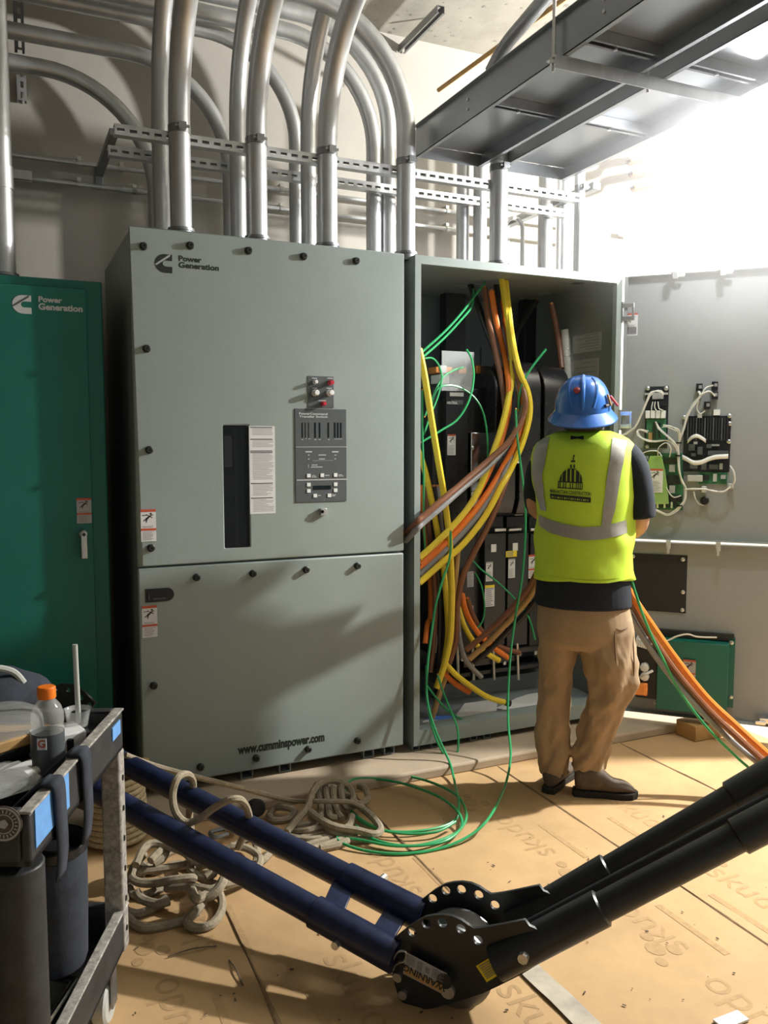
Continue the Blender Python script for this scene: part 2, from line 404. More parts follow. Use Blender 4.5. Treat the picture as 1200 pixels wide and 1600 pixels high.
# quarter-turn screws
sm = MB(); sm.lathe([(.0165, 0), (.0165, .004), (.0135, .006), (.0135, .017), (.011, .020), (.004, .020), (.004, .015)], 18)
SCREW = sm.mesh('door_screw', 'screw_black')
for (px, py) in ((224, 385), (297, 384), (388, 392), (474, 401), (556, 408), (229, 545), (233, 703), (236, 856)): p = aY(px, py, YF); inst('door_screw', SCREW, up, front(p.x, YF, p.z))
for (px, py) in ((307, 902), (395, 896), (478, 890), (558, 884), (240, 1071), (313, 1198), (400, 1184), (481, 1170), (558, 1157)): p = aY(px, py, YF); inst('door_screw', SCREW, low, front(p.x, YF, p.z))
emblem(c1, (242, 397, 269, 426), 'logo_black', 'label_grey')
fit_text('Power', 'logo_black', c1, (279, 400.5, 315, 409.5), bold=.038)
fit_text('Generation', 'logo_black', c1, (279, 411.5, 342, 421), bold=.038)
fit_text('www.cumminspower.com', 'logo_black', c1, (371, 1155, 507, 1173), bold=.045)
sticker(WARN, c1, 232, 821); sticker(WARN, c1, 234, 971)
# instruction sheet beside the window
a, c, d, e = rect(390, 666, 430, 803); w_, h_ = c - a, e - d
g = MB(); g.box(-w_ / 2, w_ / 2, -h_ / 2, h_ / 2, 0, .001)
rows = 58
for i in range(rows):
    y = h_ * (.485 - .97 * i / rows); head = i in (0, 8, 16, 17, 38, 48)
    if i in (7, 15, 37, 47, 36, 14, 6): continue
    g.m = 2 if head else 1
    g.box(-w_ * (.46 if head else .38), w_ * ((.40 if head else .44) - (0 if head else .35 * random.random() ** 3)), y - h_ * (.0052 if head else .003), y + h_ * (.0042 if head else .002), .001, .0014)
p = aY(410, 734.5, YF); inst('instruction_sheet', g.mesh('instruction_sheet', ['label_white', 'label_text', 'label_black']), c1, front(p.x, YF, p.z))
# pilot light and push button plate
bp_ = fbox('button_plate', 'panel_grey', c1, (481, 588, 521, 637), .003)
def knob(px, py, r, ln, m):
    p = aY(px, py, YF); k = MB(); k.lathe([(r * 1.15, 0), (r * 1.15, .006), (r, .008), (r, ln - .004), (r * .8, ln)], 20); T = front(p.x, YF - .003, p.z)
    for v in k.v: v[:] = (T @ v)
    return k.build('push_button', m, bp_)
knob(491, 597, .0085, .030, 'knob_white'); knob(515, 598, .0105, .034, 'knob_red'); knob(491, 614, .0125, .036, 'knob_white'); knob(514, 614, .0125, .036, 'knob_white'); knob(504, 631, .0095, .030, 'knob_red')
for (x, y, w_) in ((487, 590.5, 8), (511, 590.5, 9), (487, 606, 8), (510, 606, 8), (497, 625.5, 12)): fbox('button_legend', 'pale_print', bp_, (x, y, x + w_, y + 1.2), .0038)
# control panel
cp = fbox('control_panel', 'panel_grey', c1, (461, 639, 541, 784), .004, bevel=.001)
q = lambda x, y: (440 + x / 6.4, 570 + y / 6.4)
def cpx(name, m, z, out=.0052): (x0, y0), (x1, y1) = q(z[0], z[1]), q(z[2], z[3]); return fbox(name, m, cp, (x0, y0, x1, y1), out, sink=-.001)
cpx('panel_line', 'label_grey', (140, 818, 655, 825)); cpx('panel_line', 'label_grey', (145, 1142, 655, 1155))
for x, s_ in ((205, 1), (235, .5), (268, .5), (333, 1.4), (378, 1.2), (465, 1.3), (530, 1.4), (560, 1.4), (590, 1.2)): cpx('meter_slot', 'lcd', (x - 5 * s_, 578, x + 5 * s_, 730))
for (x0, y0, x1, y1) in ((250, 1090, 286, 1126), (385, 1086, 420, 1122), (518, 1083, 553, 1120), (250, 1180, 286, 1216), (250, 1242, 286, 1278), (518, 1176, 553, 1212), (518, 1236, 553, 1272), (314, 1290, 350, 1326), (456, 1287, 492, 1323)): cpx('key', 'white_print', (x0, y0, x1, y1), .007)
cpx('display', 'lcd', (316, 1207, 490, 1245), .006)
for (x0, y0, x1, y1) in ((235, 864, 300, 876), (500, 864, 565, 876), (260, 898, 275, 907), (365, 898, 440, 906), (525, 898, 542, 907), (260, 938, 275, 947), (370, 938, 430, 946), (525, 936, 540, 945), (305, 957, 510, 959), (260, 1000, 270, 1008), (295, 998, 355, 1006), (260, 1018, 270, 1026), (290, 1018, 405, 1026),
                         (300, 1104, 335, 1110), (298, 1118, 345, 1125), (432, 1102, 475, 1109), (565, 1096, 600, 1102), (565, 1108, 615, 1114), (360, 1303, 390, 1310), (500, 1296, 540, 1302), (500, 1308, 530, 1314), (195, 745, 212, 751), (232, 735, 246, 740), (265, 738, 285, 743), (322, 745, 345, 751), (368, 745, 388, 751), (458, 745, 476, 751), (522, 740, 600, 744)): cpx('legend', 'pale_print', (x0, y0, x1, y1))
(x0, y0), (x1, y1) = q(170, 478), q(455, 502); fit_text('PowerCommand', 'pale_print', cp, (x0, y0, x1, y1), out=.0055, bold=.03)
(x0, y0), (x1, y1) = q(170, 508), q(455, 530); fit_text('Transfer Switch', 'pale_print', cp, (x0, y0, x1, y1), out=.0055, bold=.03)
lk = fbox('key_lock', 'zinc', c1, (499, 794, 508, 805), .022, bevel=.001)
p = aY(503.5, 799.5, YF - .022); k = MB(); k.lathe([(.008, 0), (.008, .004), (.005, .004), (.005, .001)], 14, front(p.x, YF - .021, p.z)); k.build('key_cylinder', 'screw_black', lk)
# slot shaped pull recess on the lower door
a, c, d, e = rect(227, 919, 272, 940)
g = MB(); o = [(a, d), (c - .03, d)] + [(c - .03 + .03 * math.sin(t), (d + e) / 2 - (e - d) / 2 * math.cos(t)) for t in [R(20 * i) for i in range(1, 9)]] + [(c - .03, e), (a, e)]
T = MX.Translation((0, YF + .0005, 0)) @ MX.Rotation(R(90), 4, 'X'); g.prism(o, .004, T); pr = g.build('pull_recess', 'black_rubber', c1, .001)
g = MB(); g.box(a + .012, a + .016, YF - .007, YF - .003, d + .012, e - .02); g.box(a + .03, c - .035, YF - .005, YF - .003, d + .01, d + .016); g.build('pull_catch', 'panel_grey', pr)

# ================================================================= green cabinet beside it
YG = 3.66
c0 = thing('green_switchboard_cabinet', 'dark green steel switchboard cabinet with lever handle left of the grey cabinets', 'cabinet', (-.2, 4.1, 0))
g = MB(); g.box(-.93, .393, YG + .02, 4.45, .0, 2.178); g.build('body', 'green_paint', c0, .006)
dx = aY(142, 700, YG).x
g = MB(); g.box(-.90, dx, YG, YG + .018, .06, 2.14); g.build('door', 'green_paint', c0, .005)
emblem(c0, (19, 461, 49, 490), 'pale_print', 'panel_grey', YG)
fit_text('Power', 'pale_print', c0, (60, 464, 97, 473), YG, bold=.038); fit_text('Generation', 'pale_print', c0, (60, 475.5, 129, 486), YG, bold=.038)
sticker(warn_mesh(.058, .105, base='label_grey'), c0, 131.5, 798, YG)
p0 = aY(130, 834, YG); p1 = aY(133, 872, YG)
g = MB(); g.prism(ell(.017, .017, 16, p0.x, p0.z), .02, MX.Translation((0, YG, 0)) @ MX.Rotation(R(90), 4, 'X'))
g.box(p0.x - .012, p0.x + .013, YG - .034, YG - .02, p1.z, p0.z + .012); hd = g.build('lever_handle', 'zinc', c0, .004)
k = MB(); k.lathe([(.007, 0), (.007, .003)], 12, front(p0.x, YG - .034, p0.z)); k.build('handle_keyway', 'screw_black', hd)

# ================================================================= open cabinet
A0, A1 = 1.777, 3.000
c2 = thing('open_switch_cabinet', 'open grey steel cabinet full of cables with its door swung wide', 'cabinet', (2.4, 4.0, 0))
g = MB(); t = .008
g.box(A0, A0 + t, YF, 4.5, .03, ZT); g.build('side_panel', 'grey_paint', c2)
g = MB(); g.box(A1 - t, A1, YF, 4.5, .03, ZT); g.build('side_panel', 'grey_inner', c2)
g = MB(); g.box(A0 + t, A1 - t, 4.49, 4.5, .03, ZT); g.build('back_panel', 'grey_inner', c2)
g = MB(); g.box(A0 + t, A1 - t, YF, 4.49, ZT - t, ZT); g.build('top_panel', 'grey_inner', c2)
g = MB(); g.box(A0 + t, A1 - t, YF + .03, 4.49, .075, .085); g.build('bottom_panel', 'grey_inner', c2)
g = MB(); h = (1.809, 2.964, .105, 2.350); plate_hole(g, A0, A1, .03, ZT, h, YF - .001, YF + .004)
g.box(h[0] - .003, h[0], YF + .004, YF + .03, h[2], h[3]); g.box(h[1], h[1] + .003, YF + .004, YF + .03, h[2], h[3]); g.box(h[0], h[1], YF + .004, YF + .03, h[3], h[3] + .003); g.box(h[0], h[1], YF + .004, YF + .10, h[2] - .006, h[2])
g.build('front_frame', 'grey_paint', c2)
for x in (1.80, 1.905, 2.13, 2.21, 2.6, 2.95):
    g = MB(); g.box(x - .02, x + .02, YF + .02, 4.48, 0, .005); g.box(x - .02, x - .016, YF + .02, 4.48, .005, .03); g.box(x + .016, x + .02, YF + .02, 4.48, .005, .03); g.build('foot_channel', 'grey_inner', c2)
g = MB(); g.box(2.70, 2.96, 4.475, 4.489, 1.2, 2.1); g.build('stiffener', 'grey_inner', c2)
# cards on the inner right wall
def side_label(py0, py1, y0, y1, me):
    pass
for (z0, z1, y0, y1, m) in ((2.02, 2.12, 3.70, 3.95, 'label_grey'), (1.80, 1.98, 3.72, 3.96, 'label_grey'), (1.70, 1.78, 3.74, 3.90, 'label_grey')):
    g = MB(); g.box(A1 - t - .002, A1 - t, y0, y1, z0, z1); g.m = 1
    for i in range(6): zz_ = z1 - (z1 - z0) * (i + .7) / 6.5; g.box(A1 - t - .003, A1 - t - .002, y0 + .02, y1 - .02 - .1 * random.random(), zz_, zz_ + .004)
    g.build('wall_card', [m, 'label_text'], c2)
# --- doors
TH = R(46); HX, HY = A1 + .012, YF - .004
DM = MX.Translation((HX, HY, 0)) @ MX.Rotation(-TH, 4, 'Z'); DI = DM.inverted()
DN = (DM.to_3x3() @ V((0, -1, 0)))
def dl(px, py, off=0):                       # pixel on the door's inner face (off = proud of it) -> door-local point
    return DI @ aP(px, py, V((HX, HY, 0)) + DN * (off - .045), DN)
DW = 1.205
def door_panel(name, z0, z1):
    g = MB(); y1_ = .045
    g.box(.0, DW, y1_, y1_ + .003, z0, z1)
    for bx_ in ((0, .003, z0, z1), (DW - .003, DW, z0, z1), (.003, DW - .003, z1 - .003, z1), (.003, DW - .003, z0, z0 + .003)): g.box(bx_[0], bx_[1], -.005, y1_, bx_[2], bx_[3])
    for bx_ in ((.003, .018, z0 + .003, z1 - .003), (DW - .018, DW - .003, z0 + .003, z1 - .003)): g.box(bx_[0], bx_[1], -.005, -.002, bx_[2], bx_[3])
    for v in g.v: v[:] = DM @ v
    return g.build(name, 'door_grey', c2, 0)
dU = door_panel('upper_door', 1.0, 2.385); dL = door_panel('lower_door', .05, .985)
def dbox(name, m, parent, px, out, y0=.045, bevel=0):
    cx, cy = (px[0] + px[2]) / 2, (px[1] + px[3]) / 2
    a, c = dl(px[0], cy).x, dl(px[2], cy).x; d, e = dl(cx, px[3]).z, dl(cx, px[1]).z
    g = MB(); g.box(a, c, y0 - out, y0, d, e)
    for v in g.v: v[:] = DM @ v
    return g.build(name, m, parent, bevel)
def dtube(name, m, parent, pts, r, k=6, n=6):     # pts: (px, py, off)
    g = MB(); g.tube(crom([DM @ dl(*p) for p in pts], k), r, n); return g.build(name, m, parent)
def dinst(name, me, parent, px, py, off=.0012):
    p = dl(px, py, off); return inst(name, me, parent, DM @ MX.Translation((p.x, .045 - off, p.z)) @ MX.Rotation(R(90), 4, 'X'))
for (px, py) in ((1055, 437), (1128, 431)):
    p = dl(px, py, .0); g = MB()
    g.box(p.x - .018, p.x + .018, -.06, -.005, 2.375, 2.384); g.box(p.x - .008, p.x + .018, -.075, -.05, 2.345, 2.378); g.box(p.x + .015, p.x + .05, -.03, -.005, 2.36, 2.376)
    for v in g.v: v[:] = DM @ v
    g.build('door_latch', 'steel_bright', dU, .002)
for z, par in ((2.20, dU), (1.635, dU), (.55, dL)):
    g = MB(); g.tube([V((-.006, -.006, z - .055)), V((-.006, -.006, z + .055))], .011, 10)
    g.box(-.006, .05, -.02, -.006, z + .022, z + .045); g.box(-.006, .05, -.02, -.006, z - .045, z - .022); g.box(.042, .054, -.022, -.004, z - .045, z + .045)
    for v in g.v: v[:] = DM @ v
    g.build('hinge', 'steel_bright', par, .002)
dinst('warning_label', warn_mesh(.062, .118, second=False), dU, 987, 507)
dbox('label_foot', 'label_text', dU, (979.5, 511, 994.5, 522), .002)
for (px, py) in ((1045, 850), (1122, 853)):
    p = dl(px, py); g = MB(); g.box(p.x - .012, p.x + .012, -.02, .0, .955, 1.0); g.box(p.x - .006, p.x + .006, -.025, -.02, .93, .975)
    for v in g.v: v[:] = DM @ v
    g.build('door_clip', 'light_grey_plastic', dL, .002)
pl = dbox('cover_plate', 'black_rubber', dL, (985, 866, 1073, 955), .006)
bm_ = MB(); bm_.lathe([(.011, 0), (.011, .006), (.006, .009)], 10); BOLT = bm_.mesh('bolt', 'zinc')
for (px, py) in ((989, 869), (1067, 874), (1067, 925), (1066, 953)): dinst('plate_bolt', BOLT, dL, px, py, .006)
g_ = sheet_mesh(.075, .022, 1, 'label_white', 'label_text', 'small_label'); dinst('small_label', g_, dL, 1033, 1098)
p = dl(1195, 1120); g = MB(); g.box(p.x - .03, p.x + .05, -.03, .045, p.z - .015, p.z + .012); g.box(p.x - .05, p.x, -.045, -.03, p.z - .02, p.z)
for v in g.v: v[:] = DM @ v
g.build('door_latch', 'steel_bright', dL, .003)

# --- modules bolted to the open door
DMX = DM
def module(name, label, cat, px, py):
    p = dl(px, py); return thing(name, label, cat, mx=DM @ MX.Translation((p.x, .045, p.z)))
m1 = module('relay_board', 'black relay mounting plate with white relay caps on the open door, nearest the hinge', 'relay board', 1026, 700)
dbox('plate', 'black_paint', m1, (1008, 604, 1044, 700), .006)
for (px, py) in ((1012, 607), (1041, 607), (1011, 698)): dinst('plate_bolt', BOLT, m1, px, py, .006)
dbox('rail', 'light_grey_plastic', m1, (1008, 614, 1044, 617), .02); dbox('connector_strip', 'label_grey', m1, (1020, 615.5, 1037, 624), .035)
dbox('terminal_block', 'black_plastic', m1, (1028, 626, 1043, 634), .04)
for i in range(4): dbox('relay_cap', 'knob_white', m1, (1009.5 + i * 8, 642, 1016.5 + i * 8, 654), .055, bevel=.002)
dbox('socket_block', 'green_pcb', m1, (1011, 655, 1041, 688), .035); dbox('coil', 'black_plastic', m1, (1021, 660, 1026, 686), .045); dbox('coil', 'kraft', m1, (1014, 676, 1020, 688), .045); dbox('coil', 'black_plastic', m1, (1029, 661, 1033, 684), .045)
m2 = module('pilot_light_block', 'cluster of four small black contact blocks high on the open door', 'contact block', 1106, 634)
for (px, py) in ((1093, 606), (1117, 603), (1117, 618), (1105, 634)): dbox('contact_block', 'black_plastic', m2, (px - 5, py - 6, px + 5, py + 6), .05, bevel=.002); dbox('contact_screw', 'zinc', m2, (px - 1, py - 3, px + 4, py + 2), .055)
m3 = module('control_circuit_board', 'large black circuit board with vertical ribs and ribbon cable on the open door', 'circuit board', 1105, 736)
dbox('board', 'black_plastic', m3, (1068, 650, 1141, 737), .012)
for i in range(15): x = 1074 + i * 4.4; dbox('rib', 'black_rubber' if i % 3 else 'panel_grey', m3, (x, 653, x + 2.0, 688), .03)
for (x0, y0, x1, y1, h_) in ((1076, 694, 1086, 704, .03), (1090, 698, 1098, 710, .04), (1104, 694, 1112, 700, .03), (1106, 704, 1138, 711, .035), (1080, 708, 1087, 713, .03), (1078, 724, 1090, 732, .03), (1096, 722, 1104, 734, .035), (1108, 726, 1122, 733, .03)): dbox('component', 'panel_grey', m3, (x0, y0, x1, y1), h_)
dbox('component', 'label_grey', m3, (1124, 724, 1129, 733), .03); dbox('component', 'label_grey', m3, (1084, 690, 1090, 694), .03); dbox('component', 'zinc', m3, (1112, 694, 1124, 697), .03)
dbox('tag', 'knob_white', m3, (1115, 640, 1125, 649), .02); dbox('tag', 'light_grey_plastic', m3, (1090, 647, 1097, 653), .03)
for (px, py) in ((1069, 652), (1140, 650), (1140, 662), (1139, 690)): dinst('plate_bolt', BOLT, m3, px, py, .012)
def ribbon(par, pts, wd, m='knob_white'):
    g = MB(); c_ = crom([DM @ dl(*p) for p in pts], 6); z = V((0, 0, wd / 2)); vs = []
    for p in c_: vs += [p - z, p + z]
    g.add(vs, [(2 * i, 2 * i + 2, 2 * i + 3, 2 * i + 1) for i in range(len(c_) - 1)]); o = g.build('ribbon_cable', m, par)
    s_ = o.modifiers.new('solid', 'SOLIDIFY'); s_.thickness = .002; return o
ribbon(m3, [(1066, 714, .05), (1074, 718, .06), (1084, 723, .065), (1096, 722, .065), (1108, 717, .06), (1120, 714, .06), (1138, 713, .05)], .024)
ribbon(m3, [(1074, 690, .04), (1080, 684, .06), (1088, 681, .07), (1096, 684, .06), (1103, 689, .04)], .02)
m4 = module('small_circuit_board', 'small green circuit board below the large black board on the open door', 'circuit board', 1112, 757)
dbox('board', 'green_pcb', m4, (1092, 738, 1136, 756), .01); dbox('socket', 'light_grey_plastic', m4, (1114, 740, 1120, 752), .03); dbox('socket', 'label_grey', m4, (1126, 742, 1134, 748), .03); dbox('component', 'label_black', m4, (1098, 742, 1108, 750), .02)
m5 = module('power_board', 'green power board under a clear cover with warning sticker on the open door', 'circuit board', 1035, 795)
dbox('board', 'green_pcb', m5, (994, 708, 1068, 796), .01)
for (x0, y0, x1, y1, h_, m_) in ((993, 712, 1014, 718, .03, 'label_grey'), (996, 728, 1004, 737, .03, 'label_grey'), (1046, 726, 1055, 737, .03, 'label_grey'), (1046, 758, 1055, 770, .03, 'label_grey'), (1038, 715, 1062, 724, .025, 'black_plastic'), (1040, 742, 1064, 756, .03, 'black_plastic'), (1042, 774, 1066, 784, .02, 'black_plastic'), (1000, 704, 1030, 711, .02, 'black_plastic'), (1016, 727, 1024, 733, .05, 'label_grey'), (1031, 727, 1037, 733, .05, 'label_grey')): dbox('component', m_, m5, (x0, y0, x1, y1), h_)
for i in range(9): x = 1010 + i * 5.5; dbox('terminal', 'zinc' if i % 2 else 'black_plastic', m5, (x, 784, x + 3, 793), .035)
P = [dl(*q_) for q_ in ((1017, 712), (1035, 712), (1040, 735), (1044, 762), (1046, 786), (1009, 788), (1005, 765), (1008, 735))]
g = MB(); g.prism([(p.x, p.z) for p in P], .055, DM @ MX.Translation((0, .035, 0)) @ MX.Rotation(R(90), 4, 'X')); g.build('clear_cover', 'relay_clear', m5, .003)
dinst('warning_label', warn_mesh(.075, .125, base='label_white', second=False), m5, 1024, 751, .068)
m6 = module('buzzer', 'small round black buzzer hanging by white wires on the open door', 'buzzer', 1100, 788)
p = dl(1101, 782); k = MB(); k.lathe([(.022, 0), (.022, .03), (.017, .034)], 18, DM @ MX.Translation((p.x, .045, p.z)) @ MX.Rotation(R(90), 4, 'X')); k.build('case', 'black_plastic', m6)
dtube('wire', 'wire_white', m6, [(1084, 768, .03), (1086, 778, .03), (1092, 787, .03), (1100, 789, .02)], .0035)
m7 = module('green_power_supply', 'dark green sheet metal box with warning sticker low on the open door', 'power supply box', 1087, 1105)
dbox('case', 'green_paint', m7, (1028, 997, 1137, 1105), .10, bevel=.003); dbox('mounting_flange', 'green_paint', m7, (1137, 995, 1147, 1103), .03); dbox('mounting_flange', 'black_paint', m7, (1028, 986, 1147, 994), .03)
dbox('connector_plate', 'black_paint', m7, (996, 1010, 1027, 1086), .06)
for (px, py) in ((1009, 1037), (1009, 1051)):
    p = dl(px, py); k = MB(); k.lathe([(.024, 0), (.024, .03), (.016, .034)], 8, DM @ MX.Translation((p.x, -.015, p.z)) @ MX.Rotation(R(90), 4, 'X')); k.build('round_connector', 'knob_white', m7)
dbox('transformer', 'copper', m7, (993, 1060, 1014, 1080), .09, bevel=.006)
dinst('warning_label', warn_mesh(.062, .115, base='label_grey'), m7, 1077, 1048, .112)
for (px, py) in ((1143, 1004), (1142, 1089)): dinst('plate_bolt', BOLT, m7, px, py, .03)
dtube('wire', 'wire_white', m7, [(1000, 1008, .10), (1020, 1006, .12), (1040, 1002, .12), (1058, 994, .12), (1075, 991, .11), (1090, 995, .10), (1120, 996, .10)], .005)
dtube('wire', 'wire_white', m7, [(1000, 1058, .12), (1008, 1054, .15), (1020, 1048, .13)], .007)
for i in range(5): dbox('pin_plug', 'knob_white', m7, (996 + i * 3.5, 992 + i * 2.2 % 7, 999 + i * 3.5, 1004 + i), .09)
# white wire harness
hs = module('wire_harness', 'bundle of white control wires strapped across the open door', 'wire harness', 1060, 805)
def bundle(pts, n, spread, r=.0028, name='wire'):
    for i in range(n):
        dtube(name, 'wire_white', hs, [(x + random.uniform(-spread, spread), y + random.uniform(-spread, spread), o + random.uniform(0, .012)) for (x, y, o) in pts], r, 5, 5)
bundle([(1092, 612, .06), (1094, 620, .07), (1084, 632, .06), (1074, 650, .05), (1067, 672, .05), (1061, 694, .05), (1060, 715, .05), (1061, 735, .05), (1066, 752, .05), (1071, 764, .05), (1070, 780, .05), (1060, 794, .05), (1044, 804, .05), (1030, 800, .05), (1018, 793, .04)], 7, 1.6)
bundle([(944, 675, .05), (955, 679, .05), (972, 680, .06), (988, 672, .06), (996, 662, .06), (1003, 645, .07), (1010, 628, .07), (1018, 614, .07), (1030, 611, .06), (1036, 616, .05)], 6, 1.4)
bundle([(1012, 675, .05), (1000, 672, .06), (996, 678, .07), (1006, 686, .07), (1022, 689, .06), (1042, 688, .06), (1054, 696, .06), (1060, 708, .05)], 5, 1.6)
bundle([(1024, 660, .07), (1030, 670, .07), (1044, 682, .07), (1056, 694, .06), (1060, 706, .05)], 5, 1.2)
bundle([(1036, 666, .06), (1050, 668, .08), (1060, 674, .08), (1062, 686, .06)], 5, 2.2)
bundle([(1070, 764, .05), (1084, 764, .06), (1100, 764, .06), (1114, 767, .06), (1130, 768, .06), (1141, 761, .05)], 5, .9)
bundle([(1141, 728, .04), (1147, 738, .06), (1148, 750, .06), (1143, 760, .05)], 3, .9)
bundle([(1096, 616, .07), (1104, 606, .07), (1114, 602, .06)], 2, .8); bundle([(1094, 618, .07), (1108, 612, .07), (1118, 618, .06)], 3, 1.6)
bundle([(1092, 626, .06), (1089, 638, .06), (1094, 646, .05), (1102, 642, .05)], 1, .3)
bundle([(1020, 628, .05), (1018, 636, .06), (1018, 642, .05)], 1, .3); bundle([(1024, 628, .05), (1023, 636, .06), (1026, 642, .05)], 1, .3); bundle([(1028, 628, .05), (1030, 638, .06), (1036, 641, .05)], 1, .3)
bundle([(1038, 752, .05), (1042, 764, .06), (1052, 776, .06), (1064, 774, .05)], 2, 1.0); bundle([(996, 716, .04), (1008, 706, .05), (1026, 704, .05), (1034, 712, .05)], 2, 1.2)
bundle([(1028, 712, .07), (1029, 700, .09), (1040, 692, .10), (1048, 700, .09), (1046, 714, .07)], 1, .3)
for (x0, y0, x1, y1) in ((1096, 759, 1104, 769), (1137, 755, 1146, 763), (1074, 742, 1098, 752)): dbox('wire_tie_mount', 'light_grey_plastic', hs, (x0, y0, x1, y1), .05, bevel=.004)
for (px, py, rr_) in ((1060, 692, .016), (1060, 712, .016), (1062, 790, .016)):
    g = MB(); c_ = DM @ dl(px, py, .052); g.cyl(c_ - V((0, 0, .004)), c_ + V((0, 0, .004)), rr_, n=12); g.build('cable_tie', 'black_plastic', hs)

# ================================================================= switch assembly inside the open cabinet
YS = 3.94
sw = thing('transfer_switch_mechanism', 'black transfer switch mechanism with pole labels inside the open cabinet', 'switchgear', aY(770, 1040, YS))
def sbox(name, m, px, out=.05, Y=YS, sink=.3, bevel=.003): return fbox(name, m, sw, px, out, Y, bevel, sink)
sbox('housing', 'black_paint', (676, 606, 868, 1012), .0, sink=.42)
sbox('neutral_block', 'black_plastic', (690, 610, 724, 826), .05); sbox('phase_block', 'black_plastic', (727, 608, 760, 800), .03)
sbox('neutral_card', 'label_white', (695.5, 614, 717, 620), .052, sink=-.05); sbox('neutral_card', 'panel_grey', (697.5, 626, 716, 633), .052, sink=-.05)
fit_text('NEUTRAL', 'white_print', sw, (698.5, 627.5, 715, 631.5), YS - .054, .0005, .02)
sbox('terminal_plate', 'steel_bright', (726, 676, 751, 790), .07, sink=-.03)
for yy in (700, 744, 752, 768): p = aY(738, yy, YS - .07); inst('bolt', BOLT, sw, front(p.x, p.y, p.z))
sbox('copper_lug', 'copper', (676, 574, 701, 584), .04, sink=.05); sbox('copper_lug', 'copper', (714, 575, 726, 584), .02, sink=.06); sbox('copper_lug', 'copper', (745, 572, 785, 584), .0, sink=.06); sbox('lug_tag', 'label_white', (681, 572, 692, 584), .045, sink=-.04)
sbox('lug_block', 'light_grey_plastic', (680, 586, 695, 600), .05, sink=.05)
g = MB(); a, c, d, e = rect(690, 549, 740, 611, YS - .08); g.box(a, c, YS - .083, YS - .08, d, e); g.build('clear_barrier', 'plexi', sw)
g = MB(); a, c, d, e = rect(812, 575, 852, 622, YS - .06); g.box(a, c, YS - .063, YS - .06, d, e); g.build('clear_barrier', 'plexi', sw)
# rounded arc chutes
for (x0, x1, y0, y1, dy) in ((750, 782, 572, 800, .03), (784, 816, 566, 800, .05), (818, 858, 574, 760, .07)):
    a, c = aY(x0, 650, YS).x, aY(x1, 650, YS).x; zt, zb = aY(x0, y0, YS).z, aY(x0, y1, YS).z
    o = [(0, zb), (-.10 - dy, zb), (-.13 - dy, zb + .08), (-.13 - dy, zt - .16)] + [(-.13 - dy + .13 * (1 - math.cos(t)), zt - .16 + .16 * math.sin(t)) for t in [R(15 * i) for i in range(1, 7)]] + [(.1, zt)]
    g = MB(); T = MX(((0, 0, 1, a), (1, 0, 0, YS + .0), (0, 1, 0, 0), (0, 0, 0, 1))); g.prism(o, c - a, T); g.build('arc_chute', 'black_plastic', sw, .004)
for (x0, y0, x1, y1) in ((760, 613, 772, 616), (828, 612, 858, 616), (795, 802, 808, 804), (764, 824, 782, 829), (786, 824, 806, 828), (820, 824, 838, 828)): sbox('bright_strip', 'zinc', (x0, y0, x1, y1), .15 if y0 < 700 else .06, sink=-.05)
# three pole columns
for k, (x0, x1) in enumerate(((750, 783), (786, 818), (821, 852))):
    sbox('pole_unit', 'black_paint', (x0, 832, x1, 1006), .045); sbox('pole_unit', 'black_plastic', (x0 + 1, 806, x1 - 1, 828), .03)
for ch, px, py in (('A', 764.5, 855), ('B', 798, 853), ('C', 832, 850), ('C', 832, 1014)):
    sbox('pole_letter_card', 'label_white', (px - 4, py - 6, px + 4, py + 6), .047, sink=-.045)
    fit_text(ch, 'label_black', sw, (px - 2.4, py - 4.5, px + 2.4, py + 4.5), YS - .0475, .0006, .02)
YL = YS - .047
def sst(me, px, py, out=.0012, name='warning_label'): p = aY(px, py, YL - out); inst(name, me, sw, front(p.x, p.y, p.z))
sm_ = warn_mesh(.044, .108, head='label_grey', second=False); sst(sm_, 764.5, 893); sst(sm_, 799.5, 888); sst(WARN, 833, 885)
sst(warn_mesh(.05, .11, second=False), 705.5, 695, .006)
sst(sheet_mesh(.062, .12, 10, name='caution_label', head='label_yellow'), 765, 931, .002, 'caution_label')
sst(sheet_mesh(.072, .034, 3, 'label_yellow', 'label_text', 'caution_label'), 799, 865.5, .003, 'caution_label'); sst(sheet_mesh(.075, .036, 3, 'label_yellow', 'label_text', 'caution_label'), 808, 765, .05, 'caution_label')
sst(sheet_mesh(.04, .085, 8, 'label_grey', 'label_text', 'data_label'), 735, 905, .002, 'data_label'); sst(sheet_mesh(.04, .06, 5, 'label_grey', 'label_text', 'data_label'), 735, 955, .002, 'data_label'); sst(sheet_mesh(.035, .08, 4, name='data_label'), 811, 712, .13, 'data_label')
# operating linkage under the poles
g = MB(); 
for (x0, y0, x1, y1) in ((700, 1012, 850, 1020), (716, 1024, 800, 1034), (704, 1040, 846, 1046)): a, c, d, e = rect(x0, y0, x1, y1, YS); g = MB(); g.box(a, c, YS - .06, YS + .1, d, e); g.build('link_bar', 'black_paint', sw, .002)
for px in (714, 738, 770, 808): p0, p1 = aY(px, 1005, YS - .07), aY(px + 2, 1062, YS - .07); g = MB(); g.cyl(p0, p1, .009, n=10); g.build('link_rod', 'zinc', sw)
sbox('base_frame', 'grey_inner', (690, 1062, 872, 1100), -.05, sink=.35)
for (px, py) in ((722, 1030), (745, 1028), (788, 1036), (812, 1022)): p = aY(px, py, YS - .06); inst('bolt', BOLT, sw, front(p.x, p.y, p.z))
